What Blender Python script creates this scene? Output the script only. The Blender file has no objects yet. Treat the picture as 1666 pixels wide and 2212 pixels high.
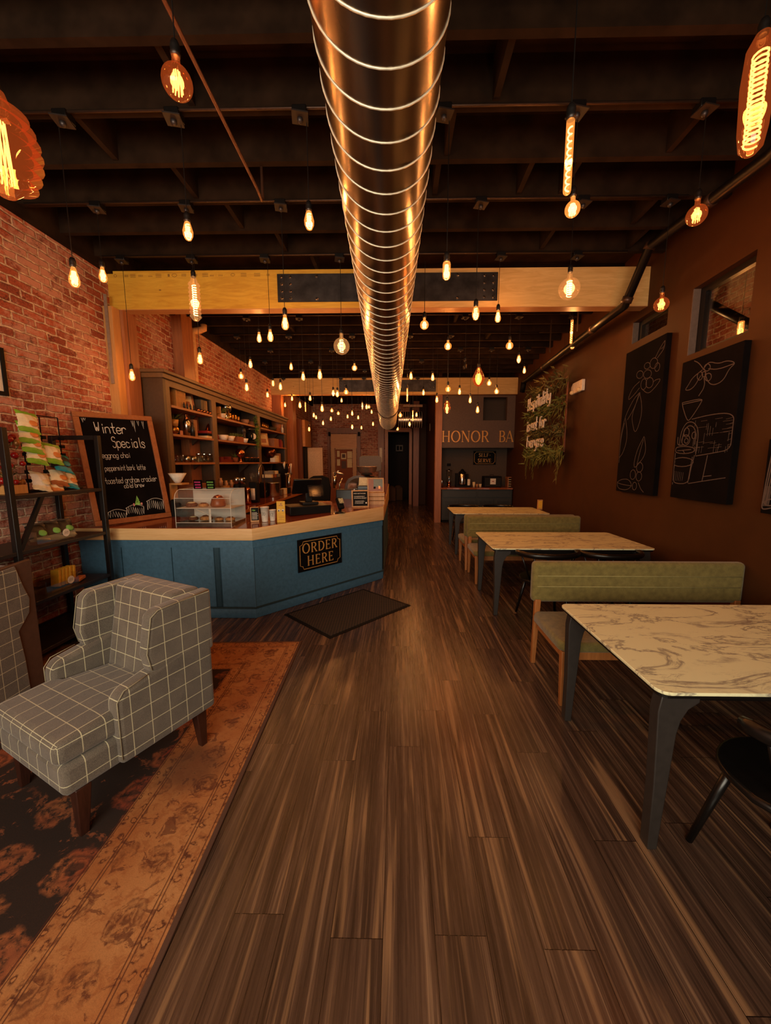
import bpy, math, random
from mathutils import Vector, Matrix
random.seed(7)
R = math.radians
sc = bpy.context.scene
COL = sc.collection

# ------------------------------------------------------------ camera
F, PITCH, YAW, SHX, EYE = 820.0, 7.5, 1.0, 13.0, 1.65
cd = bpy.data.cameras.new('camera'); cam = bpy.data.objects.new('camera', cd); COL.objects.link(cam)
cd.sensor_fit = 'HORIZONTAL'; cd.sensor_width = 36.0; cd.lens = F/1666*36; cd.shift_x = -SHX/1666
cd.clip_start = .02; cd.clip_end = 100
cam.location = (0, 0, EYE); cam.rotation_euler = (R(90-PITCH), 0, R(YAW))
sc.camera = cam
# ------------------------------------------------------------ exposure, world, window daylight
sc.view_settings.view_transform = 'Standard'; sc.view_settings.look = 'None'
sc.view_settings.exposure = 0.0; sc.view_settings.gamma = 1.0; sc.view_settings.use_curve_mapping = False
W = bpy.data.worlds.new('world'); sc.world = W; W.use_nodes = True
W.node_tree.nodes['Background'].inputs[0].default_value = (1.0, .62, .36, 1)
W.node_tree.nodes['Background'].inputs[1].default_value = 0.006
BULB_W = 7.8
def area(name, loc, rot, size, sy, power, color):
    l = bpy.data.lights.new(name, 'AREA'); l.shape = 'RECTANGLE'; l.size = size; l.size_y = sy
    l.energy = power; l.color = color
    o = bpy.data.objects.new(name, l); COL.objects.link(o); o.location = loc; o.rotation_euler = rot
    return o
# daylight through the shop front behind the camera
area('storefront_daylight', (-.8, -2.3, 1.8), (R(74), 0, R(-4)), 3.8, 2.2, 270, (1.0, .88, .68))
try:
    sc.cycles.use_light_tree = True
    sc.cycles.max_bounces = 7; sc.cycles.diffuse_bounces = 3; sc.cycles.glossy_bounces = 3
    sc.cycles.transparent_max_bounces = 24; sc.cycles.transmission_bounces = 4
    sc.cycles.sample_clamp_indirect = 3.0; sc.cycles.caustics_reflective = False; sc.cycles.caustics_refractive = False
    sc.cycles.use_denoising = True
except Exception: pass

# ------------------------------------------------------------ pixel rays (a pixel plus a real depth gives a point)
_p, _q = R(PITCH), R(YAW)
_f = Vector((-math.sin(_q)*math.cos(_p), math.cos(_q)*math.cos(_p), -math.sin(_p)))
_r = Vector((math.cos(_q), math.sin(_q), 0)); _u = _r.cross(_f)
def ray(x, y): return _f + (x-833-SHX)/F*_r + (1106-y)/F*_u
def at(x, y, X=None, Y=None, Z=None):
    d = ray(x, y)
    t = Y/d.y if Y is not None else ((Z-EYE)/d.z if Z is not None else X/d.x)
    return Vector((d.x*t, d.y*t, EYE+d.z*t))
WX0, WXS = 2.595, .0495                       # right wall: X = WX0 + WXS*Y
def wallx(Y): return WX0 + WXS*Y
def atw(x, y, off=0.0):
    d = ray(x, y); t = (WX0-off)/(d.x-WXS*d.y)
    return Vector((d.x*t, d.y*t, EYE+d.z*t))
def Ypx(X, z, pxx):                          # depth at which a point (X, ., z) shows at column pxx
    lo, hi = 1.0, 30.0
    for _ in range(50):
        m = (lo+hi)/2; v = Vector((X, m, z-EYE)); p = 833+SHX+F*v.dot(_r)/v.dot(_f)
        if (p < pxx) == (X < 0): lo = m
        else: hi = m
    return lo

# ------------------------------------------------------------ materials
def lin(c):
    def f(v):
        v /= 255.0
        return v/12.92 if v <= .04045 else ((v+.055)/1.055)**2.4
    return (f(c[0]), f(c[1]), f(c[2]), 1.0)
def nt(name):
    m = bpy.data.materials.new(name); m.use_nodes = True; t = m.node_tree
    return m, t, t.nodes['Principled BSDF']
def nd(t, typ, props=None, **ins):
    n = t.nodes.new(typ)
    for k, v in (props or {}).items(): setattr(n, k, v)
    for k, v in ins.items():
        key = int(k[1:]) if k[0] == 'i' and k[1:].isdigit() else k.replace('_', ' ')
        s = n.inputs[key]
        if hasattr(v, 'is_output'): t.links.new(v, s)
        else: s.default_value = v
    return n
def ramp(t, fac, stops):
    n = nd(t, 'ShaderNodeValToRGB', Fac=fac); e = n.color_ramp.elements
    while len(e) < len(stops): e.new(.5)
    for i, (p, c) in enumerate(stops): e[i].position = p; e[i].color = c
    return n.outputs[0]
def mix(t, f, a, b, mode='MIX'):
    n = nd(t, 'ShaderNodeMix', {'data_type': 'RGBA', 'blend_type': mode}); 
    for i, v in ((0, f), (6, a), (7, b)):
        if hasattr(v, 'is_output'): t.links.new(v, n.inputs[i])
        else: n.inputs[i].default_value = v
    return n.outputs[2]
def mth(t, op, a, b=0.0, c=0.0):
    n = nd(t, 'ShaderNodeMath', {'operation': op})
    for i, v in ((0, a), (1, b), (2, c)):
        if hasattr(v, 'is_output'): t.links.new(v, n.inputs[i])
        else: n.inputs[i].default_value = v
    return n.outputs[0]
def objco(t, scale=(1, 1, 1), order=None, kind='Object'):
    tc = nd(t, 'ShaderNodeTexCoord').outputs[kind]
    s = nd(t, 'ShaderNodeSeparateXYZ', i0=tc)
    o = order or (0, 1, 2)
    c = nd(t, 'ShaderNodeCombineXYZ')
    for i in range(3):
        if o[i] is None: continue
        t.links.new(mth(t, 'MULTIPLY', s.outputs[o[i]], scale[i]), c.inputs[i])
    return c.outputs[0], s.outputs
def noise(t, vec, scale, detail=4, rough=.55, dist=0.0):
    return nd(t, 'ShaderNodeTexNoise', Vector=vec, Scale=scale, Detail=detail, Roughness=rough, Distortion=dist).outputs[0]
def bump(t, b, h, strength=.3, dist=.01):
    n = nd(t, 'ShaderNodeBump', Height=h, Strength=strength, Distance=dist); t.links.new(n.outputs[0], b.inputs['Normal'])
def setc(t, b, v): t.links.new(v, b.inputs['Base Color'])
_mc = {}
def M(name, c, rough=.6, metal=0.0, spec=.5, coat=0.0, nz=0.0, nscale=30):
    """plain surface with a little procedural mottling"""
    if name in _mc: return _mc[name]
    m, t, b = nt(name); b.inputs['Roughness'].default_value = rough; b.inputs['Metallic'].default_value = metal
    b.inputs['Specular IOR Level'].default_value = spec; b.inputs['Coat Weight'].default_value = coat
    v, _ = objco(t); n = noise(t, v, nscale, 3)
    a = lin(c); k = .12+nz
    lo = tuple(x*(1-k) for x in a[:3])+(1,); hi = tuple(min(1, x*(1+k)) for x in a[:3])+(1,)
    setc(t, b, ramp(t, n, [(.3, lo), (.7, hi)]))
    _mc[name] = m; return m
def EM(name, c, s):
    m = bpy.data.materials.new(name); m.use_nodes = True; t = m.node_tree; t.nodes.remove(t.nodes['Principled BSDF'])
    e = nd(t, 'ShaderNodeEmission', Color=tuple(c)+(1,), Strength=s); t.links.new(e.outputs[0], t.nodes['Material Output'].inputs[0]); return m
def glassy(name, tint, em=None, es=0.0, fac=.12, rough=.03):
    """thin clear/amber glass: tinted see-through plus a sharp reflection"""
    m = bpy.data.materials.new(name); m.use_nodes = True; t = m.node_tree; t.nodes.remove(t.nodes['Principled BSDF'])
    tr = nd(t, 'ShaderNodeBsdfTransparent', Color=tuple(tint)+(1,)); gl = nd(t, 'ShaderNodeBsdfGlossy', Roughness=rough)
    lw = nd(t, 'ShaderNodeLayerWeight', Blend=.25)
    f = mth(t, 'ADD', mth(t, 'MULTIPLY', lw.outputs['Facing'], .35), fac*.3)
    ms = nd(t, 'ShaderNodeMixShader', i0=f); t.links.new(tr.outputs[0], ms.inputs[1]); t.links.new(gl.outputs[0], ms.inputs[2])
    last = ms
    if em:
        e = nd(t, 'ShaderNodeEmission', Color=tuple(em)+(1,), Strength=es)
        ad = nd(t, 'ShaderNodeAddShader'); t.links.new(ms.outputs[0], ad.inputs[0]); t.links.new(e.outputs[0], ad.inputs[1]); last = ad
    t.links.new(last.outputs[0], t.nodes['Material Output'].inputs[0]); return m

def mat_brick(name, order, warm=1.0, bw=.215, rh=.074):
    m, t, b = nt(name); b.inputs['Roughness'].default_value = .85
    v, s = objco(t, order=order)
    dn = nd(t, 'ShaderNodeTexNoise', Vector=v, Scale=9.0, Detail=2.0)
    off = nd(t, 'ShaderNodeVectorMath', {'operation': 'SCALE'}, Vector=dn.outputs[1], Scale=.032)
    vv = nd(t, 'ShaderNodeVectorMath', {'operation': 'ADD'}, i0=v, i1=off.outputs[0]).outputs[0]
    def br(c1, c2, mo):
        n = nd(t, 'ShaderNodeTexBrick', Vector=vv, Color1=c1, Color2=c2, Mortar=mo, Scale=1.0)
        n.inputs['Mortar Size'].default_value = .0105; n.inputs['Mortar Smooth'].default_value = .5
        n.inputs['Brick Width'].default_value = bw; n.inputs['Row Height'].default_value = rh; n.inputs['Bias'].default_value = -.1
        return n
    b1 = br(lin((182, 84, 50)), lin((100, 36, 24)), lin((176, 140, 112)))
    b2 = br((1, 1, 1, 1), (0, 0, 0, 1), (.5, .5, .5, 1))
    n1 = noise(t, v, 60, 4, .7); n2 = noise(t, v, 1.9, 5, .65, .4); n3 = noise(t, v, 18, 5, .75)
    c = mix(t, ramp(t, n1, [(.35, (0, 0, 0, 1)), (.75, (.6, .6, .6, 1))]), b1.outputs[0], lin((190, 100, 66)))
    rndb = nd(t, 'ShaderNodeRGBToBW', i0=b2.outputs[0]).outputs[0]
    # thin broken remains of whitewash, some bricks more covered than others
    w = mth(t, 'ADD', mth(t, 'MULTIPLY', n2, .9), mth(t, 'MULTIPLY', n3, .8)); w = mth(t, 'ADD', w, mth(t, 'MULTIPLY', rndb, .14))
    c = mix(t, ramp(t, w, [(.84, (0, 0, 0, 1)), (1.02, (.68, .68, .68, 1))]), c, lin((196, 150, 130)))
    dk = ramp(t, noise(t, v, 7.5, 5, .85), [(.34, (.34, .28, .26, 1)), (.47, (1, 1, 1, 1))])
    c = mix(t, 1.0, c, dk, 'MULTIPLY')
    mo = mix(t, ramp(t, n3, [(.35, (0, 0, 0, 1)), (.6, (1, 1, 1, 1))]), lin((136, 98, 76)), lin((232, 200, 168)))
    c = mix(t, mth(t, 'MULTIPLY', b1.outputs[1], .85), c, mo)
    setc(t, b, c)
    h = mth(t, 'ADD', mth(t, 'MULTIPLY', b1.outputs[1], -1.0), mth(t, 'MULTIPLY', n1, .55))
    bump(t, b, h, .9, .012); return m
def mat_floor():
    m, t, b = nt('walnut_plank_floor'); b.inputs['Roughness'].default_value = .3
    v, s = objco(t, order=(1, 0, None))
    row = mth(t, 'FLOOR', mth(t, 'DIVIDE', mth(t, 'ADD', s[0], 18.35), .183))
    wn = nd(t, 'ShaderNodeTexWhiteNoise', {'noise_dimensions': '1D'}); t.links.new(row, wn.inputs['W'])
    cv = nd(t, 'ShaderNodeCombineXYZ'); t.links.new(mth(t, 'ADD', s[1], mth(t, 'MULTIPLY', wn.outputs[0], 1.22)), cv.inputs[0]); t.links.new(mth(t, 'ADD', s[0], 18.35-.05*0), cv.inputs[1])
    n = nd(t, 'ShaderNodeTexBrick', {'offset': 0.0, 'offset_frequency': 1}, Vector=cv.outputs[0], Color1=(0, 0, 0, 1), Color2=(1, 1, 1, 1), Mortar=(.5, .5, .5, 1), Scale=1.0)
    n.inputs['Mortar Size'].default_value = .0012; n.inputs['Mortar Smooth'].default_value = 0.0
    n.inputs['Brick Width'].default_value = 1.22; n.inputs['Row Height'].default_value = .183
    rnd = nd(t, 'ShaderNodeRGBToBW', i0=n.outputs[0]).outputs[0]
    def strch(sx, sy, add):
        c = nd(t, 'ShaderNodeCombineXYZ')
        t.links.new(mth(t, 'MULTIPLY', s[0], sx), c.inputs[0]); t.links.new(mth(t, 'MULTIPLY', s[1], sy), c.inputs[1])
        t.links.new(mth(t, 'MULTIPLY', rnd, add), c.inputs[2]); return c.outputs[0]
    g1 = noise(t, strch(27, .75, 9), 1.0, 6, .62, .8); g2 = noise(t, strch(120, 1.6, 17), 1.0, 4, .7, .2)
    g3 = noise(t, strch(20, .6, 31), 1.0, 3, .5, 1.0)
    g = mth(t, 'ADD', mth(t, 'MULTIPLY', g1, .55), mth(t, 'MULTIPLY', g2, .33)); g = mth(t, 'ADD', g, mth(t, 'MULTIPLY', rnd, .04))
    c = ramp(t, g, [(.32, lin((36, 26, 21))), (.42, lin((62, 46, 38))), (.51, lin((86, 65, 53))), (.61, lin((134, 107, 84)))])
    c = mix(t, ramp(t, g3, [(.57, (0, 0, 0, 1)), (.68, (.6, .6, .6, 1))]), c, lin((160, 124, 90)))
    c = mix(t, n.outputs[1], c, lin((22, 14, 10)))
    setc(t, b, c)
    t.links.new(mth(t, 'ADD', mth(t, 'MULTIPLY', g2, .14), .20), b.inputs['Roughness'])
    bump(t, b, mth(t, 'SUBTRACT', mth(t, 'MULTIPLY', g2, .25), n.outputs[1]), .25, .003); return m
def mat_wood(name, dark, light, order=(0, 1, 2), stretch=(2, 30, 30), rough=.45, knots=0.0, coat=0.0):
    if name in _mc: return _mc[name]
    m, t, b = nt(name); b.inputs['Roughness'].default_value = rough; b.inputs['Coat Weight'].default_value = coat
    v, s = objco(t, scale=stretch, order=order)
    g = noise(t, v, 1.0, 5, .65, .6); g2 = noise(t, v, 4.0, 3, .7)
    gg = mth(t, 'ADD', mth(t, 'MULTIPLY', g, .7), mth(t, 'MULTIPLY', g2, .3))
    c = ramp(t, gg, [(.32, lin(dark)), (.66, lin(light))])
    if knots:
        v2, _ = objco(t, scale=(1, 1, 1.6), order=order)
        vo = nd(t, 'ShaderNodeTexVoronoi', Vector=v2, Scale=knots).outputs[0]
        c = mix(t, ramp(t, vo, [(.03, (.75, .75, .75, 1)), (.085, (0, 0, 0, 1))]), c, lin((96, 52, 22)))
    setc(t, b, c); bump(t, b, gg, .12, .004); _mc[name] = m; return m
def mat_plaid():
    m, t, b = nt('grey_windowpane_wool'); b.inputs['Roughness'].default_value = .95; b.inputs['Sheen Weight'].default_value = .25
    uv = nd(t, 'ShaderNodeTexCoord').outputs['UV']; s = nd(t, 'ShaderNodeSeparateXYZ', i0=uv).outputs
    def line(x):
        f = mth(t, 'FRACT', mth(t, 'DIVIDE', x, .092)); d = mth(t, 'ABSOLUTE', mth(t, 'SUBTRACT', f, .5))
        return mth(t, 'GREATER_THAN', d, .5-.021)
    ln = mth(t, 'MAXIMUM', line(s[0]), line(s[1]))
    v, _ = objco(t); n = noise(t, v, 420, 3, .8); n2 = noise(t, v, 8, 3)
    c = ramp(t, mth(t, 'ADD', mth(t, 'MULTIPLY', n, .8), mth(t, 'MULTIPLY', n2, .2)), [(.38, lin((64, 57, 51))), (.62, lin((124, 112, 98)))])
    c = mix(t, mth(t, 'MULTIPLY', ln, .85), c, lin((205, 196, 160)))
    setc(t, b, c); bump(t, b, n, .25, .002); return m
def mat_fabric(name, a, bb, sc_=300):
    m, t, b = nt(name); b.inputs['Roughness'].default_value = .95; b.inputs['Sheen Weight'].default_value = .2
    v, _ = objco(t); n = noise(t, v, sc_, 3, .8); n2 = noise(t, v, 25, 3)
    setc(t, b, ramp(t, mth(t, 'ADD', mth(t, 'MULTIPLY', n, .65), mth(t, 'MULTIPLY', n2, .35)), [(.36, lin(a)), (.64, lin(bb))])); bump(t, b, n, .2, .002); return m
def mat_marble():
    m, t, b = nt('white_marble_laminate'); b.inputs['Roughness'].default_value = .3
    v, s = objco(t)
    rot = nd(t, 'ShaderNodeMapping', Vector=v); rot.inputs['Rotation'].default_value = (0, 0, R(-38)); rot.inputs['Scale'].default_value = (1.0, 2.6, 1)
    rv = rot.outputs[0]
    n = noise(t, rv, 1.7, 8, .62, 1.0); vein = mth(t, 'ABSOLUTE', mth(t, 'SUBTRACT', n, .5))
    n2 = noise(t, rv, 4.5, 7, .68, .8); vein2 = mth(t, 'ABSOLUTE', mth(t, 'SUBTRACT', n2, .5))
    msk = ramp(t, noise(t, rv, 1.3, 3), [(.46, (0, 0, 0, 1)), (.6, (1, 1, 1, 1))])
    smear = mth(t, 'MULTIPLY', ramp(t, noise(t, rv, 3.0, 7, .68, .6), [(.56, (0, 0, 0, 1)), (.68, (.7, .7, .7, 1))]), 1.0)
    c = mix(t, smear, lin((240, 236, 192)), lin((142, 126, 118)))
    c = mix(t, mth(t, 'MULTIPLY', ramp(t, vein, [(.0, (.9, .9, .9, 1)), (.022, (0, 0, 0, 1))]), .9), c, lin((128, 112, 106)))
    c = mix(t, mth(t, 'MULTIPLY', ramp(t, vein2, [(.0, (.6, .6, .6, 1)), (.02, (0, 0, 0, 1))]), msk), c, lin((140, 122, 112)))
    setc(t, b, c); return m
def mat_rug():
    """u = distance in from the right edge, w = distance in from the far edge (object coordinates)"""
    m, t, b = nt('overdyed_persian_rug'); b.inputs['Roughness'].default_value = .97; b.inputs['Specular IOR Level'].default_value = .2
    v, s = objco(t)
    u = mth(t, 'MULTIPLY', s[0], -1.0); w = mth(t, 'MULTIPLY', s[1], -1.0)
    d = mth(t, 'MINIMUM', u, w)
    def band(a, z): return mth(t, 'MULTIPLY', mth(t, 'GREATER_THAN', d, a), mth(t, 'LESS_THAN', d, z))
    def isl(sc_, lo, hi, rg=.68, ds=.9): return ramp(t, noise(t, v, sc_, 6, rg, ds), [(lo, (0, 0, 0, 1)), (hi, (1, 1, 1, 1))])
    n2 = noise(t, v, 34, 5, .75); n3 = noise(t, v, 1.6, 4, .6); fine = noise(t, v, 260, 3, .8)
    # rows of ragged flower heads: rings around jittered cells, broken up by fine wear
    wob = nd(t, 'ShaderNodeTexNoise', Vector=v, Scale=16.0, Detail=4.0); wv = nd(t, 'ShaderNodeVectorMath', {'operation': 'SCALE'}, Vector=wob.outputs[1], Scale=.09)
    vw = nd(t, 'ShaderNodeVectorMath', {'operation': 'ADD'}, i0=v, i1=wv.outputs[0]).outputs[0]
    vo = nd(t, 'ShaderNodeTexVoronoi', Vector=vw, Scale=3.6); vo.inputs['Randomness'].default_value = .55
    fl = ramp(t, vo.outputs[0], [(.08, (.2, .2, .2, 1)), (.13, (.95, .95, .95, 1)), (.2, (.3, .3, .3, 1)), (.27, (.9, .9, .9, 1)), (.36, (0, 0, 0, 1))])
    wear = ramp(t, n2, [(.38, (0, 0, 0, 1)), (.52, (1, 1, 1, 1))])
    field = mix(t, mth(t, 'MULTIPLY', fl, wear), lin((46, 36, 32)), ramp(t, n3, [(.4, lin((150, 66, 42))), (.6, lin((176, 110, 66)))]))
    field = mix(t, mth(t, 'MULTIPLY', mth(t, 'MULTIPLY', isl(7, .56, .6), wear), .8), field, lin((148, 84, 54)))
    tan = ramp(t, n3, [(.35, lin((166, 100, 54))), (.65, lin((196, 140, 88)))])
    tan = mix(t, mth(t, 'MULTIPLY', isl(24, .5, .6), .5), tan, lin((150, 86, 46)))
    vo2 = nd(t, 'ShaderNodeTexVoronoi', Vector=vw, Scale=5.2); vo2.inputs['Randomness'].default_value = .35
    fl2 = ramp(t, vo2.outputs[0], [(.07, (.9, .9, .9, 1)), (.12, (.1, .1, .1, 1)), (.17, (.9, .9, .9, 1)), (.25, (.2, .2, .2, 1)), (.31, (.7, .7, .7, 1)), (.35, (0, 0, 0, 1))])
    bord = mix(t, mth(t, 'MULTIPLY', mth(t, 'MULTIPLY', fl2, ramp(t, n2, [(.4, (0, 0, 0, 1)), (.5, (1, 1, 1, 1))])), .85), tan, lin((84, 42, 28)))
    bord = mix(t, mth(t, 'MULTIPLY', isl(13, .57, .6), .7), bord, lin((96, 50, 34)))
    vo3 = nd(t, 'ShaderNodeTexVoronoi', Vector=vw, Scale=21.0); vo3.inputs['Randomness'].default_value = .5
    guard = mix(t, mth(t, 'MULTIPLY', ramp(t, vo3.outputs[0], [(.18, (0, 0, 0, 1)), (.26, (1, 1, 1, 1)), (.42, (.1, .1, .1, 1))]), wear), tan, lin((78, 38, 26)))
    c = mix(t, band(.0, .47), field, bord)
    c = mix(t, band(.40, .465), c, guard); c = mix(t, band(.035, .10), c, guard)
    for a in (.032, .10, .113, .385, .398, .462, .474): c = mix(t, mth(t, 'MULTIPLY', band(a, a+.005), .75), c, lin((80, 40, 28)))
    c = mix(t, band(-.1, .022), c, lin((92, 66, 54)))
    c = mix(t, mth(t, 'MULTIPLY', ramp(t, fine, [(.35, (0, 0, 0, 1)), (.65, (1, 1, 1, 1))]), .25), c, lin((70, 48, 38)))
    st = nd(t, 'ShaderNodeVectorMath', {'operation': 'DISTANCE'}, i0=nd(t, 'ShaderNodeVectorMath', {'operation': 'ADD'}, i0=v, i1=nd(t, 'ShaderNodeVectorMath', {'operation': 'SCALE'}, Vector=wob.outputs[1], Scale=.07).outputs[0]).outputs[0], i1=(-.26, -1.42, 0))
    c = mix(t, ramp(t, st.outputs['Value'], [(.10, (.62, .62, .62, 1)), (.22, (0, 0, 0, 1))]), c, lin((84, 56, 42)))   # a darker brown patch with a ragged outline
    setc(t, b, c); bump(t, b, fine, .3, .003); return m
def mat_duct():
    m, t, b = nt('galvanised_spiral_duct'); b.inputs['Metallic'].default_value = 1.0
    v, s = objco(t, scale=(1, .3, 1)); n = noise(t, v, 5, 3, .5)
    setc(t, b, ramp(t, n, [(.3, lin((140, 126, 114))), (.7, lin((170, 155, 141)))]))
    t.links.new(mth(t, 'ADD', mth(t, 'MULTIPLY', n, .08), .22), b.inputs['Roughness']); return m
def mat_stamped(name, base, ink):
    """glulam beam: pale plywood-like face with knots and a line of faint mill stamps"""
    m, t, b = nt(name); b.inputs['Roughness'].default_value = .6
    v, s = objco(t, scale=(1.2, 1, 9)); g = noise(t, v, 2.0, 6, .6, 1.6)
    c = ramp(t, g, [(.3, lin(base[0])), (.7, lin(base[1]))])
    v2, _ = objco(t, scale=(1, 0, 1.7)); vo = nd(t, 'ShaderNodeTexVoronoi', Vector=v2, Scale=2.6).outputs[0]
    c = mix(t, ramp(t, vo, [(.022, (.8, .8, .8, 1)), (.05, (0, 0, 0, 1))]), c, lin((110, 66, 28)))
    setc(t, b, c); return m

BRICK_L = mat_brick('old_red_brick_whitewashed', (1, 2, None)); BRICK_B = mat_brick('red_brick_back', (0, 2, None))
FLOOR = mat_floor(); PLAID = mat_plaid(); MARBLE = mat_marble(); RUG = mat_rug(); DUCT = mat_duct()
OLIVE = mat_fabric('olive_tweed', (94, 82, 40), (140, 124, 66))
OAKLEG = mat_wood('honey_oak', (150, 88, 44), (186, 118, 62), order=(0, 1, 2), stretch=(30, 30, 3))
BLACKP = M('black_paint', (13, 10, 9), .4); BLACKM = M('black_matte', (9, 7, 7), .7, spec=.2); JOIST = M('black_stained_joist', (38, 26, 17), .9, spec=.1, nz=.25, nscale=6)
BLUE = M('teal_blue_paint', (68, 106, 132), .5, nz=.02); BROWNW = M('brown_wall_paint', (68, 37, 13), .6, spec=.25, nz=.0, nscale=3)
GREYP = M('taupe_paint', (92, 70, 58), .6); SLATE = M('slate_cabinet_paint', (44, 46, 46), .5)
CABF = M('cabinet_front_brown', (104, 74, 44), .5); CABN = M('dark_olive_brown_cabinet', (72, 50, 30), .5); CABIN = M('cabinet_backing', (50, 38, 26), .6)
COUNTER_W = mat_wood('clear_pine_edge', (214, 166, 106), (236, 194, 138), stretch=(3, 3, 50), rough=.5)
COUNTER_T = mat_wood('varnished_red_brown_top', (108, 46, 20), (140, 66, 30), stretch=(3, 14, 10), rough=.16, coat=.6)
SHELFW = mat_wood('shelf_wood', (140, 84, 48), (176, 112, 68), stretch=(30, 3, 30))
BEAM = mat_stamped('glulam_beam_yellow', ((198, 146, 38), (224, 178, 60)), None); BEAM2 = mat_stamped('glulam_beam_pale', ((204, 160, 92), (226, 188, 122)), None); LAM = mat_wood('laminated_beam_edge', (166, 114, 66), (196, 142, 90), stretch=(2, 30, 40))
POST = mat_wood('fir_post', (136, 80, 48), (174, 110, 68), stretch=(30, 30, 2)); POSTD = mat_wood('fir_post_dark', (104, 56, 32), (140, 80, 48), stretch=(30, 30, 2)); POSTP = mat_wood('fir_post_pale', (176, 122, 66), (206, 152, 90), stretch=(30, 30, 2))
PINE = mat_wood('knotty_pine_boards', (186, 118, 60), (214, 150, 86), stretch=(3, 20, 30), knots=4.0)
STEELPL = M('raw_steel_plate', (70, 66, 66), .45, .8, nz=.3, nscale=7); STEEL = M('brushed_steel', (190, 184, 176), .22, 1.0); CHROME = M('chrome', (215, 210, 205), .08, 1.0)
COPPER = M('copper', (200, 120, 72), .22, 1.0); BRASS = M('brass', (205, 150, 70), .3, 1.0); COPPIPE = M('copper_pipe', (112, 78, 60), .45, .6)
SOCK = M('bulb_socket_black', (24, 20, 18), .4); CONDUIT = M('conduit_metal', (74, 58, 48), .4, .7)
WHITE = M('white_paper', (226, 214, 196), .7); CREAM = M('cream_card', (220, 196, 150), .7); GOLD = M('gold_lettering', (214, 156, 84), .4, .2)
CHALK = M('chalk_white', (205, 198, 186), .95); SLATEB = M('chalkboard_black', (13, 8, 7), .95, spec=.1, nz=.35, nscale=5)
FRAMEW = mat_wood('chalkboard_frame_wood', (124, 66, 32), (160, 92, 50), stretch=(20, 20, 6))
RED = M('red', (150, 34, 26), .5); PINK = M('pink_chalk', (220, 60, 130), .8); GREENC = M('green_chalk', (130, 190, 90), .8); YEL = M('yellow_card', (226, 170, 40), .6)
LEAF = M('leaf_green', (96, 104, 48), .6, nz=.3); LEAFD = M('leaf_dark_olive', (92, 88, 44), .7, nz=.4)
def frost():
    m = bpy.data.materials.new('frosted_daylit_acrylic'); m.use_nodes = True; t = m.node_tree; t.nodes.remove(t.nodes['Principled BSDF'])
    a = nd(t, 'ShaderNodeBsdfTransparent', Color=(.9, .9, .88, 1)); b = nd(t, 'ShaderNodeBsdfDiffuse', Color=(.88, .86, .80, 1)); ms = nd(t, 'ShaderNodeMixShader', i0=.6)
    t.links.new(a.outputs[0], ms.inputs[1]); t.links.new(b.outputs[0], ms.inputs[2]); t.links.new(ms.outputs[0], t.nodes['Material Output'].inputs[0]); return m
FROST = frost()  # its diffuse white also stands in for daylight reflected by the pastry case
GLASS = glassy('clear_glass', (.93, .93, .9), fac=.15); ACRYL = glassy('clear_acrylic', (.96, .95, .92), fac=.25, rough=.06)
AMBER = glassy('amber_bulb_glass', (1.0, .74, .44), (1, .34, .065), .55); AMBERD = glassy('deep_amber_glass', (.95, .45, .2), (1, .20, .04), .12); CLEARB = glassy('pale_bulb_glass', (1, .88, .68), (1, .42, .14), .16)
FIL = EM('glowing_filament', (1.0, .50, .17), 9.0); FILS = EM('glowing_filament_soft', (1.0, .48, .15), 4.6)
DARKWOOD = mat_wood('espresso_leg', (40, 20, 14), (66, 34, 24), stretch=(30, 30, 4), rough=.35)
LEATHER = M('brown_panel', (84, 58, 44), .6)
PASTRY = M('baked_pastry', (190, 130, 74), .8, nz=.2, nscale=60); COOKIE = M('chocolate_pastry', (110, 62, 36), .8, nz=.3, nscale=60)

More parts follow.
